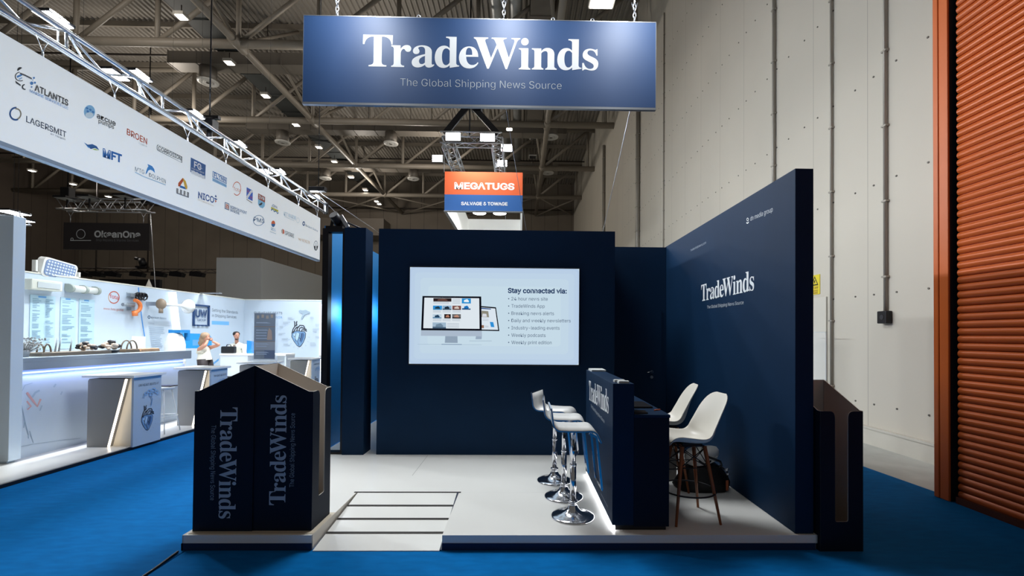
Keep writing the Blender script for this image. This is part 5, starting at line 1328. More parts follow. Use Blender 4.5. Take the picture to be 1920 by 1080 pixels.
# ---- lit bar tables with heart prints
def bar_table(x0, x1, y0, y1, lab, rz=0):
    t = thing('lit_table', lab, 'bar table', ((x0+x1)/2, y0, FZ), 'white lit bar tables in a row')
    W = x1-x0; H = 1.035; zt = FZ+H
    gx0, gx1 = x0+W*.80, x0+W*.44                                     # slanting edge of the grey cheek: top and bottom
    MB().box((x0-.05, y0-.05, zt), (x1+.04, y1+.05, zt+.035)).build('table_top', WHITE, t, bevel=.004)
    mb = MB().prism([(x0, FZ), (gx1, FZ), (gx0, zt-.02), (x0+.02, zt-.02), (x0, zt-.05)], (0, y0, 0), X, Z, -(y1-y0)); mb.build('grey_cheek', mat('table_grey', '8b8883', .5), t)
    mb = MB(); mb.box((gx1+.0, y0+.10, FZ), (x1-.03, y1-.02, zt-.02)); mb.build('inner_panel', mat('table_cream', 'd6d0c2', .5), t)
    hp = MB().box((x1-.03, y0, FZ), (x1, y1, zt-.0005)).build('heart_panel', mat('table_panel_blue', 'b3c2cf', .5), t)
    mb = MB(); mb.bar((gx1+.012, y0+.015, FZ+.006), (gx0+.012, y0+.015, zt-.025), .020, .02, up=(0, 1, 0)); mb.build('led_strip', glow('led_warm', 'fff0dc', 5.0), t)
    a = Art((x1, 0, 0), Y, Z, .0015, .0005); D = y1-y0; cy = (y0+y1)/2; cz = FZ+H*.40
    class W_: pass
    def loc(x, y): return (cy+x, cz-y)
    a.wpx = 1
    a.text('UW HEART BEATS AT', (y0+D*.16, FZ+H*.86), (y0+D*.9, FZ+H*.86), (y0+D*.16, FZ+H*.895), c2('454d58'), bold=.012)
    _px = a.px; a.px = lambda x, y: (x, y)
    heart(a, 0, 0, .22, f=lambda x, y: (cy+x, cz-y))
    a.line([(cy+.05, cz+.16), (cy+.07, cz+.26), (cy+.04, cz+.30)], .012, c2('5b86b4'), px=True)
    for dx, dz, r in ((-.1, .36, .035), (-.04, .39, .04), (.04, .40, .045), (.10, .37, .035), (.0, .34, .04), (.13, .34, .025), (-.13, .33, .022)): a.ell((cy+dx+.05, cz+dz), r, r*.75, c2('86acd2'), px=True, hole=.55)
    a.px = _px; a.build('heart_print', hp)
    return t
bar_table(-6.427, -5.755, 6.90, 7.42, 'white lit bar table with heart print, nearest of the row')
bar_table(-6.306, -5.70, 8.516, 8.98, 'white lit bar table with heart print, second of the row')
bar_table(-6.15, -5.52, 10.1, 10.6, 'white lit bar table behind the leaflet bins, under the poster stand')
bar_table(-5.95, -5.38, 11.9, 12.35, 'white lit bar table of the row, right of the poster stand')
bar_table(-5.80, -5.30, 13.4, 13.85, 'white lit bar table farthest in the row, beside the black frame')
# poster stand on third table
p0, p1 = on_y(477, 587, 10.3), on_y(516.5, 589, 10.3); pb = on_y(477, 678, 10.3)
t = thing('poster_stand', 'grey printed poster in a clear acrylic stand on a white table', 'poster stand', ((p0.x+p1.x)/2, 10.3, FZ+1.07))
z0 = FZ+1.07; zt = p0.z
MB().box((p0.x, 10.30, z0+.06), (p1.x, 10.306, zt)).build('poster', mat('poster_grey', '7c8590', .5), t)
a = Art((p0.x, 10.30, z0+.06), X, Z, .001, .0004); W, H = p1.x-p0.x, zt-z0-.06
a.poly([(0, H*.70), (W, H*.70), (W, H*.715), (0, H*.715)], c2('8f7a68')); a.poly([(0, H*.38), (W, H*.38), (W, H*.392), (0, H*.392)], c2('8f7a68'))
a.poly([(.0, H*.2), (W, H*.2), (W, H*.38), (0, H*.38)], c2('9a9da2')); a.poly([(W*.5, H*.02), (W*.98, H*.02), (W*.98, H*.19), (W*.5, H*.19)], c2('5f6c84'))
for x, y in ((.12, .88), (.34, .9), (.56, .88), (.78, .9)): a.poly([(W*x, H*y), (W*(x+.12), H*y), (W*(x+.12), H*(y+.07)), (W*x, H*(y+.07))], c2('b0a090'))
for y in (.78, .62, .56, .5, .44, .32, .27, .14, .1): a.poly([(W*.1, H*y), (W*random.uniform(.4, .9), H*y), (W*.6, H*(y+.022)), (W*.1, H*(y+.022))], c2('a9b4c4'))
a.poly([(W*.62, H*.42), (W*.88, H*.42), (W*.84, H*.62), (W*.72, H*.68), (W*.66, H*.6)], c2('b39a8a'))
a.build('print', t)
mb = MB().box((p0.x-.06, 10.308, z0), (p1.x+.05, 10.314, zt+.02)); mb.box((p0.x-.06, 10.20, z0), (p1.x+.05, 10.314, z0+.008)); mb.build('acrylic_holder', clear('acrylic2', (.9, .95, 1), .18), t)
# reception desk
D0 = on_y(411, 663, 13.4); D1 = on_y(536, 663, 13.4); DZ = D0.z
t = thing('reception_desk', 'plain white reception desk in front of the standing man', 'desk', ((D0.x+D1.x)/2, 13.4, FZ))
MB().box((D0.x, 13.4, DZ-.05), (D1.x, 13.95, DZ)).build('desk_top', WHITE, t, bevel=.004)
MB().box((D0.x+.02, 13.42, FZ), ((D0.x+D1.x)/2-.15, 13.93, DZ-.051)).build('front_panel', mat('desk_white', 'd6dce6', .4), t)
MB().box(((D0.x+D1.x)/2-.15, 13.6, FZ), (D1.x-.04, 13.93, DZ-.051)).box((D1.x-.04, 13.42, FZ), (D1.x, 13.93, DZ-.051)).build('side_panel', mat('desk_pale', 'c3ccd6', .4), t)
q = on_y(412.5, 662, 13.5); q1 = on_y(437, 662, 13.5); qt = on_y(414, 649.5, 13.5)
t = thing('briefcase', 'black briefcase standing on the white reception desk', 'bag', ((q.x+q1.x)/2, 13.6, DZ))
MB().box((q.x, 13.52, DZ), (q1.x, 13.68, qt.z)).build('case_body', BLACK, t, bevel=.03)
MB().tube([(q.x+.12, 13.6, qt.z-.01), (q.x+.14, 13.6, qt.z+.05), (q1.x-.14, 13.6, qt.z+.05), (q1.x-.12, 13.6, qt.z-.01)], .012, 6).build('handle', BLACK, t)
q = on_y(468, 660, 13.6); qt = on_y(467, 638.5, 13.6)
t = thing('blue_monitor', 'bright blue screen panel angled on the white reception desk by the man', 'screen', (q.x, 13.6, DZ))
MB().add([(q.x-.02, 13.5, DZ+.02), (q.x+.14, 13.85, DZ+.02), (q.x+.06, 13.85, DZ+.34), (q.x-.02, 13.5, qt.z)], [(0, 1, 2, 3)]).build('panel', mat('panel_blue', '2a86d2', .4), t, solid=.02)
MB().box((q.x-.05, 13.55, DZ), (q.x+.15, 13.85, DZ+.02)).build('stand_foot', mat('panel_foot', '6fa8d8', .4), t)
# white stools
def wstool(x, y, lab):
    t = thing('white_stool', lab, 'stool', (x, y, FZ), 'white wire stools by the grey counter')
    MB().cyl((x, y, FZ+.74), (x, y, FZ+.78), .17, n=18).build('seat', WHITE, t)
    for k in range(4):
        a_ = PI/4+PI/2*k; MB().cyl((x+.25*math.cos(a_), y+.25*math.sin(a_), FZ), (x+.12*math.cos(a_), y+.12*math.sin(a_), FZ+.74), .009, n=6).build('leg', WHITE, t)
    MB().tube([(x+.21*math.cos(2*PI*i/20), y+.21*math.sin(2*PI*i/20), FZ+.28) for i in range(20)], .008, 6, closed=True).build('foot_ring', WHITE, t)
    MB().box((x-.15, y-.02, FZ+.781), (x+.15, y+.15, FZ+.80)).build('cushion', BLACK, t, bevel=.008)
wstool(-6.14, 7.95, 'white wire stool with black cushion between the two nearest lit tables')
wstool(-6.12, 9.6, 'white wire stool with black cushion behind the second lit table')

# ================================================================== PEOPLE
def skin_body(name, joints, edges, radii, m, parent, root=0, sub=2):
    me = bpy.data.meshes.new(name); me.from_pydata([Vector(j)-ORG[parent.name] for j in joints], edges, [])
    o = bpy.data.objects.new(name, me); COL.objects.link(o)
    sk = o.modifiers.new('skin', 'SKIN'); ss = o.modifiers.new('sub', 'SUBSURF'); ss.levels = sub; ss.render_levels = sub
    if not me.skin_vertices: me.skin_vertices.new()
    for i, r in enumerate(radii):
        me.skin_vertices[0].data[i].radius = (r, r) if not isinstance(r, tuple) else r
        me.skin_vertices[0].data[i].use_root = (i == root)
    dg = bpy.context.evaluated_depsgraph_get(); e = bpy.data.meshes.new_from_object(o.evaluated_get(dg))
    e.materials.clear(); e.materials.append(m)
    for p in e.polygons: p.use_smooth = True
    bpy.data.objects.remove(o); o = bpy.data.objects.new(name, e); COL.objects.link(o); o.parent = parent; ORG[o.name] = ORG[parent.name].copy()
    return o
SKIN = mat('skin', 'b98670', .55); HAIRD = mat('hair_dark', '1f1614', .6); HAIRL = mat('hair_fair', '9a8066', .6, vary=.2, scale=20)
SHIRT = mat('shirt_cream', 'e2dfd2', .7); TIE = mat('tie_tan', 'a08a78', .6); PANT = mat('trouser_dark', '2a2124', .7)
def head(mb, c, fx, fy, s=1.0):
    """egg-shaped head with nose, chin, ears; (fx,fy) is where it looks"""
    f = Vector((fx, fy, 0)).normalized(); r = Vector((-f.y, f.x, 0)); c = Vector(c)
    rows = []
    for z, d, w_, o_ in ((-.125, .02, .02, .03), (-.115, .05, .04, .035), (-.08, .072, .055, .02), (-.03, .088, .068, .008), (.03, .095, .075, 0), (.08, .085, .068, -.006), (.115, .05, .042, -.01), (.125, .01, .01, -.01)):
        rows.append([c+(f*(o_+d*math.cos(a))+r*(w_*math.sin(a)))*s+Vector((0, 0, z*s)) for a in [2*PI*i/16 for i in range(17)]])
    mb.grid(rows)
    mb.ball(c+f*.098*s+Vector((0, 0, -.02*s)), .016*s, 8, sq=(1, 1, 1.5))
    for k in (-1, 1): mb.ball(c+r*k*.073*s, .02*s, 8, sq=(.7, .7, 1.4))
    return f, r
def face(parent, c, f, r, s=1.0):
    mb = MB()
    for k in (-1, 1): mb.ball(Vector(c)+f*.083*s+r*k*.03*s+Vector((0, 0, .012*s)), .009*s, 8)
    mb.build('eye', BLACK, parent)
    MB().bar(Vector(c)+f*.090*s-r*.02*s+Vector((0, 0, -.065*s)), Vector(c)+f*.090*s+r*.02*s+Vector((0, 0, -.065*s)), .008, .008).build('mouth', mat('lip', '8a4c44', .5), parent)
def hand(mb, w_, d, up, s=1.0):
    """palm with five curled fingers from wrist w_ pointing along d"""
    d = Vector(d).normalized(); up = Vector(up); sd = d.cross(up).normalized(); up = sd.cross(d)
    mb.ball(w_+d*.045*s, .045*s, 10, sq=(1, 1, .8))
    for i, L in enumerate((.068, .078, .073, .056)):
        b = w_+d*.075*s+sd*(.032-.021*i)*s
        mb.tube([b, b+d*L*.5*s-up*.006*s, b+d*L*.9*s-up*.028*s], [.010*s, .009*s, .007*s], 6)
    b = w_+d*.03*s+sd*.04*s; mb.tube([b, b+(d*.7+sd*.7)*.035*s, b+(d+sd*.35)*.062*s], [.012*s, .011*s, .008*s], 6)
# the man behind the desk
hp_ = on_y(441, 629.5, 14.25)
mx, my, mh = hp_.x, 14.36, hp_.z
t = thing('person', 'man in cream shirt and tan tie standing behind the white reception desk looking down', 'person', (mx, my, FZ))
sh = mh-.30; hipz = FZ+.93
J = [(mx, my, hipz), (mx, my, (hipz+sh)/2), (mx, my-.01, sh-.05), (mx, my-.03, sh+.08), (mx+.01, my-.05, mh-.10),
     (mx-.20, my, sh-.02), (mx-.29, my-.08, sh-.30), (mx-.22, my-.30, sh-.50),
     (mx+.20, my, sh-.02), (mx+.30, my-.12, sh-.28), (mx+.44, my-.34, sh-.44),
     (mx-.10, my, hipz-.06), (mx-.11, my, FZ+.50), (mx-.11, my+.02, FZ+.08), (mx+.10, my, hipz-.06), (mx+.11, my, FZ+.50), (mx+.11, my+.02, FZ+.08)]
E_ = [(0, 1), (1, 2), (2, 3), (3, 4), (2, 5), (5, 6), (6, 7), (2, 8), (8, 9), (9, 10), (0, 11), (11, 12), (12, 13), (0, 14), (14, 15), (15, 16)]
Rd = [(.17, .12), (.165, .115), (.17, .12), .055, .05, .075, .055, .04, .075, .055, .04, .095, .07, .05, .095, .07, .05]
bd = skin_body('body', J, E_, Rd, SHIRT, t)
mb = MB(); f, r = head(mb, (mx+.015, my-.07, mh), .75, -.65)
hand(mb, Vector(J[10]), (.7, -.5, -.3), (0, 0, 1)); hand(mb, Vector(J[7]), (.5, -.6, -.5), (0, 0, 1)); mb.cyl((mx+.01, my-.04, sh+.05), (mx+.012, my-.06, mh-.08), .052, n=12)
hd = mb.build('skin', SKIN, t); face(hd, (mx+.015, my-.07, mh), f, r)
hc = Vector((mx+.015, my-.07, mh))
mb = MB(); mb.ball(hc-f*.02+Vector((0, 0, .055)), .098, 14, sq=(1, 1, .85)); mb.build('hair', HAIRD, t)
mb = MB(); mb.ball(hc+f*.038+Vector((0, 0, -.098)), .052, 12, sq=(1.0, 1.0, .62)); mb.build('beard', HAIRD, t)
MB().prism([(-.03, 0), (.03, 0), (.045, -.42), (0, -.48), (-.045, -.42)], (mx+.02, my-.175, sh+.02), X, Vector((0, -.05, 1)), .012).build('tie', TIE, t)
MB().tube([(mx-.055, my-.06, sh+.10), (mx+.01, my-.125, sh+.06), (mx+.07, my-.06, sh+.10), (mx+.01, my+.01, sh+.12)], .022, 8, closed=True).build('collar', SHIRT, t)
mb = MB(); mb.cyl((mx-.10, my, FZ+.06), (mx-.10, my, hipz), .085, .12, 14).cyl((mx+.10, my, FZ+.06), (mx+.10, my, hipz), .085, .12, 14); mb.build('trousers', PANT, t)
mb = MB()
for k in (-1, 1): mb.ball((mx+k*.11, my-.05, FZ+.045), .06, 10, sq=(.8, 1.9, .7))
mb.build('shoes', BLACK, t)
# the woman lifting her hands to her hair
wy = 12.2; hp_ = on_y(386, 632.5, wy); wx, wh = hp_.x, hp_.z
t = thing('person', 'fair-haired woman in sleeveless cream top and dark trousers lifting both hands to her face', 'person', (wx, wy, FZ))
sh = wh-.27; hipz = FZ+.98; lean = -.06
J = [(wx-.02, wy, hipz), (wx-.04, wy, hipz+.22), (wx-.06, wy, sh-.06), (wx-.05, wy, sh+.06), (wx-.02, wy, wh-.08),
     (wx-.06, wy-.15, sh-.03), (wx+.14, wy-.22, sh+.06), (wx+.10, wy-.07, sh+.20),
     (wx-.06, wy+.15, sh-.03), (wx+.30, wy+.10, sh+.07), (wx+.12, wy+.06, sh+.17),
     (wx-.02, wy-.09, hipz-.08), (wx+.05, wy-.10, FZ+.52), (wx-.02, wy-.10, FZ+.07), (wx-.02, wy+.09, hipz-.08), (wx+.10, wy+.09, FZ+.52), (wx+.16, wy+.09, FZ+.07)]
Rd = [(.135, .15), (.105, .12), (.12, .14), .045, .04, .055, .042, .03, .055, .042, .03, .085, .06, .04, .085, .06, .04]
bd = skin_body('body', J, E_, Rd, SKIN, t)
mb = MB(); f, r = head(mb, (wx, wy, wh), 1, -.25, .95); hand(mb, Vector(J[7]), (-.2, .3, .9), (1, 0, 0), .9); hand(mb, Vector(J[10]), (-.35, -.3, .85), (1, 0, 0), .9)
hd = mb.build('face_and_hands', SKIN, t); face(hd, (wx, wy, wh), f, r, .95)
hc = Vector((wx, wy, wh)); mb = MB()
mb.ball(hc-f*.03+Vector((0, 0, .035)), .108, 14, sq=(1.05, 1.05, .95)).ball(hc-f*.08+Vector((0, 0, -.06)), .10, 12, sq=(1, 1, 1.2)).ball(hc-f*.12+Vector((0, 0, -.15)), .085, 12, sq=(1.1, 1, 1.0)).ball(hc-f*.16+Vector((0, .02, -.22)), .05, 10)
mb.build('hair', HAIRL, t)
rows = []
for z, a_, b_, ox in ((hipz+.02, .165, .185, -.02), (hipz+.12, .145, .165, -.03), (hipz+.24, .125, .145, -.04), (sh-.16, .145, .165, -.055), (sh-.04, .135, .165, -.06), (sh+.02, .09, .12, -.055), (sh+.045, .06, .07, -.05)):
    rows.append([(wx+ox+a_*math.cos(2*PI*i/18), wy+b_*math.sin(2*PI*i/18), z) for i in range(19)])
MB().grid(rows).build('top', SHIRT, t)
mb = MB().tube([(wx-.02, wy-.085, hipz+.03), (wx-.0, wy-.095, hipz-.18), (wx+.05, wy-.10, FZ+.52), (wx+.02, wy-.10, FZ+.3), (wx-.02, wy-.10, FZ+.10)], [.125, .115, .08, .075, .075], 14).tube([(wx-.02, wy+.085, hipz+.03), (wx+.03, wy+.09, hipz-.18), (wx+.10, wy+.09, FZ+.52), (wx+.13, wy+.09, FZ+.3), (wx+.16, wy+.09, FZ+.10)], [.125, .115, .08, .075, .075], 14)
mb.build('trousers', PANT, t)
mb = MB()
for x, y in ((wx+.02, wy-.10), (wx+.20, wy+.09)): mb.ball((x, y, FZ+.04), .055, 10, sq=(1.9, .75, .7))
mb.build('shoes', BLACK, t)
# soft lamps of this stand: a row of ceiling-hung panels under the truss, lighting wall and floor
for yy in (8.2, 11.2, 14.2):
    t = thing('panel_lamp', 'flat white panel lamp hung over the neighbouring stand, '+{8.2: 'nearest', 11.2: 'middle', 14.2: 'farthest'}[yy]+' of three hidden behind the banner', 'lamp', (-8.2, yy, 4.9), 'panel lamps over the neighbouring stand')
    MB().box((-8.6, yy-.4, 4.9), (-7.8, yy+.4, 4.95)).build('housing', ALU, t)
    for xx in (-8.55, -7.85): MB().cyl((xx, yy, 4.95), (xx, yy, 18.5), .003, n=4).build('wire', BLACK, t)
    area('panel_lamp_light', (-8.2, yy, 4.88), .8, 6, (.84, .92, 1))
# ================================================================== FAR THINGS IN THE HALL
# dark hanging sign with its truss
OY = 26.0
q0, q1 = on_y(119.5, 417, OY), on_y(279.5, 469, OY)
t = thing('hanging_sign', 'dark unlit hanging sign reading OkeanOne far behind the white stand', 'sign', ((q0.x+q1.x)/2, OY, q1.z))
MB().box((q0.x, OY, q1.z), (q1.x, OY+.15, q0.z)).build('panel', mat('okean_panel', '2a2629', .6), t)
a = Art((0, OY, 0), X, Z, .006, .002); lt = mat('okean_letter', 'c4cad0', .6); dm = mat('okean_dim', '6d7075', .6)
a.text('OkeanOne', (176.8, 444.4), (264.2, 445.6), (176.8, 433), lt, px=True, bold=.045); a.text('Ship Repairs & Marine Services', (180, 452.2), (260, 453.2), (180, 447.8), dm, px=True)
a.ell((151.8, 438.8), 8.6, 9, lt, hole=.86, px=True); a.line([(132, 451), (171, 451)], .04, lt, px=True); a.ell((135.5, 448.6), 2.8, 2.8, lt, hole=.6, px=True)
a.build('lettering', t)
p0, p1 = on_y(116, 373, OY), on_y(283, 379, OY); pb = on_y(116, 394, OY)
for px in (132, 269):
    c = on_y(px, 415, OY+.07); MB().cyl((c.x, c.y, q0.z), (c.x, c.y, q0.z+.35), .02, n=5).cyl((c.x, c.y, q0.z+.35), (c.x-.2, c.y, pb.z+.05), .012, n=5).cyl((c.x, c.y, q0.z+.35), (c.x+.2, c.y, pb.z), .012, n=5).build('hanger', ALU, t)
t = thing('lighting_truss', 'dim aluminium box truss above the dark OkeanOne sign', 'truss', ((p0.x+p1.x)/2, OY, pb.z))
for dy in (-.3, .3):
    for z in (pb.z, p0.z-.05): MB().cyl((p0.x, OY+dy, z), (p1.x, OY+dy, z), .04, n=8).build('chord', ALU, t)
for px in (132, 269):
    c = on_y(px, 415, OY); MB().box((c.x-.25, OY-.3, pb.z-.03), (c.x+.25, OY+.3, pb.z+.03)).build('cross_bar', ALU, t)
n = 12
for dy in (-.3, .3):
    mb = MB()
    for i in range(n):
        xa, xb = p0.x+(p1.x-p0.x)*i/n, p0.x+(p1.x-p0.x)*(i+1)/n
        za, zb_ = (pb.z, p0.z-.05) if i % 2 else (p0.z-.05, pb.z); mb.cyl((xa, OY+dy, za), (xb, OY+dy, zb_), .022, n=6)
    mb.build('lattice', ALU, t)
for i, px in enumerate((126, 168, 235)):
    c = on_y(px, 374-2*i, OY-.5)
    t = thing('flood_light', 'unlit grey flood panel above the dark OkeanOne truss, '+('left', 'middle', 'right')[i]+' one', 'flood light', c, 'unlit flood panels over the OkeanOne truss')
    MB().box((c.x-.35, c.y-.45, c.z), (c.x+.35, c.y+.45, c.z+.1)).build('housing', BLACKM, t)
    MB().box((c.x-.32, c.y-.42, c.z-.012), (c.x+.32, c.y+.42, c.z-.001)).build('lens', mat('lens_grey', 'a8adb0', .3), t)
    MB().box((c.x-.03, c.y-.03, pb.z), (c.x+.03, c.y+.03, c.z)).build('bracket', BLACKM, t)
for px, py in ((127, 362), (277, 372)):
    c = on_y(px, py, OY); t = thing('chain_hoist', 'black chain hoist over the dark OkeanOne truss, '+('left end' if px < 200 else 'right end'), 'hoist', (c.x, OY, c.z-.3), 'chain hoists over the OkeanOne truss')
    MB().box((c.x-.25, OY-.2, c.z-.3), (c.x+.25, OY+.2, c.z+.3)).build('motor', BLACKM, t, bevel=.04); MB().cyl((c.x, OY, c.z+.3), (c.x, OY, 18.5), .03, n=5).build('chain', BLACKM, t)
t = MB().cyl(on_y(282, 398, OY), on_y(301, 640, OY)+(on_y(301, 640, OY)-on_y(282, 398, OY))*.05-Vector((0, 0, on_y(301, 640, OY).z)), .025, n=5).build('steel_wire', ALU); tag(t, 'pale slanting cable right of the dark OkeanOne sign', 'wire', 'thin slanting wires')
# spotlight truss
SY_ = 33.0
p0, p1 = on_y(76, 500, SY_), on_y(408, 505, SY_); pz = on_y(250, 510, SY_)
t = thing('spot_truss', 'dark horizontal spotlight truss far behind the white stand wall', 'truss', ((p0.x+p1.x)/2, SY_, pz.z))
for z in (pz.z, pz.z+.25): MB().cyl((p0.x, SY_, z), (p1.x, SY_, z), .045, n=6).build('chord', m_pipe, t)
mb = MB()
for i in range(24):
    xa, xb = p0.x+(p1.x-p0.x)*i/24, p0.x+(p1.x-p0.x)*(i+1)/24; mb.cyl((xa, SY_, pz.z+(.25 if i % 2 else 0)), (xb, SY_, pz.z+(0 if i % 2 else .25)), .02, n=5)
mb.build('lattice', m_pipe, t)
for px in (76, 180, 277): c = on_y(px, 500, SY_); MB().cyl((c.x, SY_, pz.z), (c.x, SY_, 0.0 if px == 76 else 18.5), .05, n=6).build('support', m_pipe, t)
for i, px in enumerate((157, 182, 211, 258, 298, 332, 370)):
    c = on_y(px, 514.5, SY_)
    t = thing('spot_light', 'black spotlight hung under the far dark truss, '+('first', 'second', 'third', 'fourth', 'fifth', 'sixth', 'seventh')[i]+' from the left', 'spotlight', (c.x, SY_, c.z-.2), 'black spotlights under the far truss')
    MB().prism([(-.45, -.12), (.40, -.2), (.5, .05), (.1, .22), (-.40, .18)], (c.x, SY_+.2, c.z), X, Z, .4).build('housing', BLACKM, t)
    MB().cyl((c.x, SY_, c.z+.15), (c.x, SY_, pz.z), .04, n=6).build('clamp', BLACKM, t)
c = on_y(267, 497, SY_); 
t = thing('moving_head_lamp', 'black moving head lamp standing on the far dark truss', 'lamp', (c.x, SY_, pz.z+.29))
MB().box((c.x-.35, SY_-.2, pz.z+.29), (c.x+.35, SY_+.2, pz.z+.42)).build('base', BLACKM, t); MB().cyl((c.x+.1, SY_, pz.z+.45), (c.x-.1, SY_, pz.z+.95), .24, .2, 12).cyl((c.x-.1, SY_, pz.z+.9), (c.x-.5, SY_, pz.z+.98), .12, n=8).build('lamp_body', BLACKM, t)
c0, c1 = on_y(186, 523, 30), on_y(299, 560, 30)
t = MB().box((c0.x, 30, 0), (c1.x, 30.2, c0.z)).build('partition', mat('partition_black', '0c0d12', .6)); tag(t, 'black partition top showing over the white stand wall', 'partition')
for px, lb, s in ((239, 'left small', .22), (279, 'right larger', .55)):
    c = on_y(px, 540, 21 if s < .4 else 23); yt_ = c.y
    mb = MB().lathe([(.0, 0), (s*.9, 0), (s*.5, s*.6), (.0, s*1.75)], (c.x, yt_, c.z-.5), 4); t = mb.build('tent_peak', WHITE); tag(t, lb+' white pointed tent top peeping over the white stand wall', 'tent')
    MB().cyl((c.x, yt_, 0), (c.x, yt_, c.z-.45), .05, n=6).build('pole', WHITE, t)
# grey stand box
g0 = on_y(406, 483, 19.2); g1 = on_y(490, 483, 19.2)
t = MB().box((g0.x, 19.2, -.01), (g1.x, 26.5, g0.z)).build('booth_block', mat('block_grey', '9a9a97', .6)); tag(t, 'tall plain grey stand block rising behind the heart wall', 'stand')
# far lit truss at the left edge
LY = 12.5
p0, p1 = on_y(-40, 397, LY), on_y(48, 400, LY); pb = on_y(48, 420, LY)
t = thing('lighting_truss', 'bright aluminium truss at the left edge above the pale pillar', 'truss', (p0.x, LY, pb.z))
for dy in (-.14, .14):
    for z in (pb.z, p1.z): MB().cyl((p0.x-1, LY+dy, z), (p1.x, LY+dy, z), .024, n=8).build('chord', ALU, t)
mb = MB()
for i in range(9):
    xa = p1.x-.3*i; z = (pb.z, p1.z) if i % 2 else (p1.z, pb.z); mb.cyl((xa, LY-.14, z[0]), (xa-.3, LY-.14, z[1]), .012, n=6).cyl((xa, LY+.14, z[1]), (xa-.3, LY+.14, z[0]), .012, n=6)
mb.cyl((p1.x, LY-.14, pb.z), (p1.x, LY-.14, p1.z), .018, n=6); mb.build('lattice', ALU, t)
for px, py, lb in ((25, 399, 'upper'), (33, 412, 'lower')):
    c = on_y(px, py, LY-(.1 if py < 405 else -.25))
    t = thing('flood_light', 'bright flood light on the truss at the left edge, '+lb+' one', 'flood light', c, 'flood lights at the left edge')
    MB().box((c.x-.2, c.y-.28, c.z), (c.x+.2, c.y+.28, c.z+.05)).build('housing', BLACKM, t); MB().box((c.x-.19, c.y-.27, c.z-.008), (c.x+.19, c.y+.27, c.z-.001)).build('lens', fl_m, t)
    MB().cyl((c.x, c.y, c.z+.05), (c.x, c.y, 18.5), .005, n=5).build('wire', BLACK, t)

# ================================================================== ORANGE AND BLUE BOX SIGN with square truss
MY = 17.6
a0, a1 = on_y(834, 321.5, MY), on_y(979.5, 396.5, MY)
m0, m1, mzt, mzb = a0.x, a1.x, a0.z, a1.z
MYB = MY+(24.9-17.6)
t = thing('box_sign', 'hanging four-sided box sign, orange over blue, reading MEGATUGS SALVAGE & TOWAGE', 'sign', ((m0+m1)/2, MY, mzb))
zs = mzb+(mzt-mzb)*(397-366)/(397-322.0)
mt_o = mat('megatugs_orange', 'e5673a', .5); mt_b = mat('megatugs_blue', '2f62a6', .5)
MB().box((m0, MY, zs), (m1, MY+.08, mzt)).build('orange_panel', mt_o, t); MB().box((m0, MY, mzb), (m1, MY+.08, zs-.0005)).build('blue_panel', mt_b, t)
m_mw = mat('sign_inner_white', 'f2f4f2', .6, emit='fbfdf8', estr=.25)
MB().box((m0, MY+.081, mzb), (m0+.08, MYB, mzt)).build('side_panel', m_mw, t)
MB().box((m1-.08, MY+.081, mzb), (m1, MYB, mzt)).build('side_panel', m_mw, t)
MB().box((m0+.081, MYB-.08, mzb), (m1-.081, MYB, mzt)).build('back_panel', m_mw, t)
MB().box((m0-.02, MY-.02, mzb-.04), (m1+.02, MY+.1, mzb-.001)).box((m0-.02, MY+.1, mzb-.04), (m0+.1, MYB, mzb-.001)).build('frame', ALU, t)
a = Art((0, MY, 0), X, Z, .006, .002); lw = mat('megatugs_letter', 'f6f7f6', .5)
a.text('MEGATUGS', (852, 353.8), (964.6, 355.8), (852, 342.4), lw, px=True, bold=.05); a.build('lettering', t); a = Art((0, MY, 0), X, Z, .006, .002); a.text('SALVAGE & TOWAGE', (864.6, 384.4), (951.6, 385.4), (864.6, 378.6), lw, px=True, bold=.035); a.build('lettering', t)
for px, py in ((899, 400), (937, 400.5)):
    c = on_y(px, py, MY+3.0)
    t = thing('flood_light', 'bright flood light inside the hanging orange and blue sign, '+('left' if px < 910 else 'right')+' one', 'flood light', c, 'flood lights inside the box sign')
    MB().lathe([(0, .35), (.10, .33), (.28, .1), (.30, .012)], c, 18).build('shade', ALU, t); MB().cyl((c.x, c.y, c.z), (c.x, c.y, c.z+.011), .29, n=18).build('lens', fl_m, t)
    MB().cyl((c.x, c.y, c.z+.33), (c.x, c.y, 9.0), .02, n=6).build('rod', ALU, t)
    area('box_sign_lamp', (c.x, c.y, c.z-.05), .4, 60, (1, 1, .97))
# square truss
tz = on_y(880, 268, 17.3).z; TX0_, TX1_ = on_y(825, 268, 17.3).x, on_y(941, 268, 17.3).x; T0, T1 = 17.3, 24.9; b_ = .42
t = thing('square_truss', 'square aluminium box truss hung from black slings above the small orange sign', 'truss', ((TX0_+TX1_)/2, 21, tz))
def boxtruss(A, B, name='beam'):
    A = Vector(A); B = Vector(B); d = (B-A).normalized(); s_ = d.cross(Z)*b_/2; u_ = Z*b_/2
    mb = MB(); cs = [s_*i+u_*j for i, j in ((-1, -1), (1, -1), (1, 1), (-1, 1))]
    for c in cs: mb.cyl(A+c, B+c, .03, n=8)
    L = (B-A).length; n = max(2, int(L/.42))
    for k in range(n):
        p, q = A+d*L*k/n, A+d*L*(k+1)/n
        for c, e in ((0, 1), (1, 2), (2, 3), (3, 0)):
            mb.cyl(p+cs[c if k % 2 else e], q+cs[e if k % 2 else c], .014, n=5)
    mb.build(name, ALU, t)
zc = tz+b_/2
boxtruss((TX0_, T0+b_/2, zc), (TX1_, T0+b_/2, zc)); boxtruss((TX0_, T1, zc), (TX1_, T1, zc))
boxtruss((TX0_+b_/2, T0+b_, zc), (TX0_+b_/2, T1-b_/2, zc)); boxtruss((TX1_-b_/2, T0+b_, zc), (TX1_-b_/2, T1-b_/2, zc))
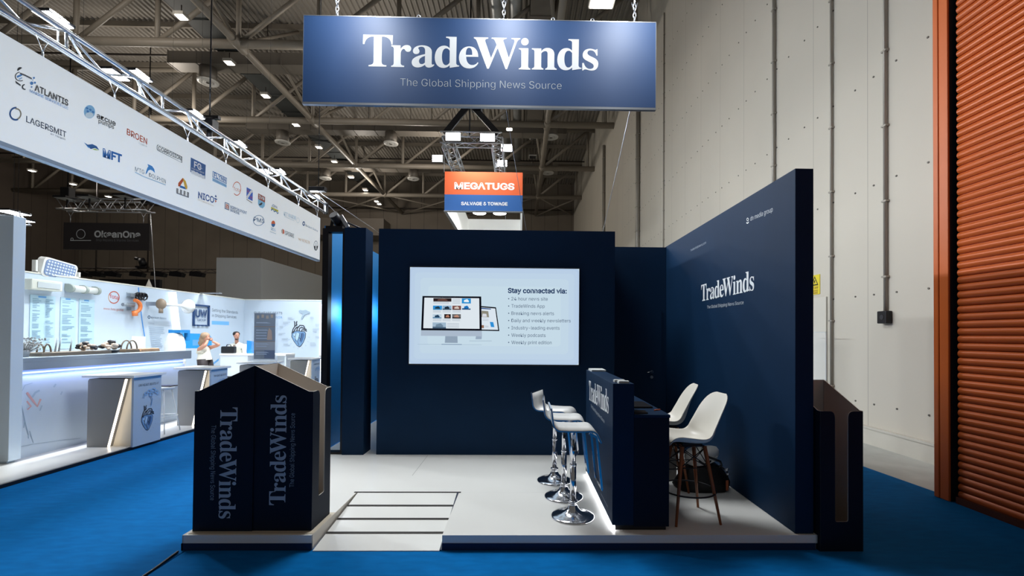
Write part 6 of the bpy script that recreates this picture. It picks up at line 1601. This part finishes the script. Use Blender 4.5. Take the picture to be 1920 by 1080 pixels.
for x in (TX0_+.1, TX1_-.1): MB().cyl((x, T0+.4, zc-b_/2), (x, MY+.1, mzt), .012, n=5).cyl((x, T1-.1, zc-b_/2), (x, T1-.1, mzt), .012, n=5).build('hanger', ALU, t)
ap = on_y(881, 203, T0+.3)
t = thing('lifting_sling', 'black lifting slings with chain hoist holding the near end of the square truss', 'sling', (ap.x, T0+.3, tz+b_))
MB().bar((ap.x, ap.y, ap.z+.2), (TX0_+.15, T0+.2, tz+b_), .12, .22).build('sling', BLACKM, t); MB().bar((ap.x, ap.y, ap.z+.2), (TX1_-.15, T0+.2, tz+b_), .12, .22).build('sling', BLACKM, t)
MB().box((ap.x+.05, ap.y-.2, ap.z-.1), (ap.x+.5, ap.y+.2, ap.z+.5)).build('hoist', BLACKM, t, bevel=.05); MB().cyl((ap.x, ap.y, tz+b_), (ap.x, ap.y, 15.2), .03, n=6).build('chain', BLACKM, t)
for px, py, Yf, lb, tx in ((849.5, 256, 17.1, 'near beam left', 0), (914, 257.5, 17.1, 'near beam right', 0), (820, 297, 20.0, 'left beam', -.3), (950, 277, 18.6, 'right beam nearer', .3), (941.5, 306, 20.8, 'right beam farther', .3)):
    c = on_y(px, py, Yf); s_ = .27 if Yf < 18 else .22
    t = thing('flood_light', 'bright flood light on the square truss above the orange sign, '+lb, 'flood light', c, 'flood lights on the square truss')
    MB().box((c.x-s_-.02, Yf+.02, c.z-.16), (c.x+s_+.02, Yf+.08, c.z+.16)).build('housing', BLACKM, t); MB().box((c.x-s_, Yf, c.z-.14), (c.x+s_, Yf+.019, c.z+.14)).build('lens', fl_m, t)
    MB().cyl((c.x, Yf+.05, c.z), (min(max(c.x, TX0_+.1), TX1_-.1), max(Yf+.05, T0+.02), tz+.05), .018, n=5).build('bracket', ALU, t)
area('square_truss_lamp', ((TX0_+TX1_)/2, 16.9, tz-.3), 1.2, 110, (1, .98, .95), target=((TX0_+TX1_)/2, 13, 0))
spot('box_sign_front_lamp', (-.6, 16.6, tz-.1), (-.75, MY, mzt-.2), 110, 1.5, (1, .97, .9), .9)
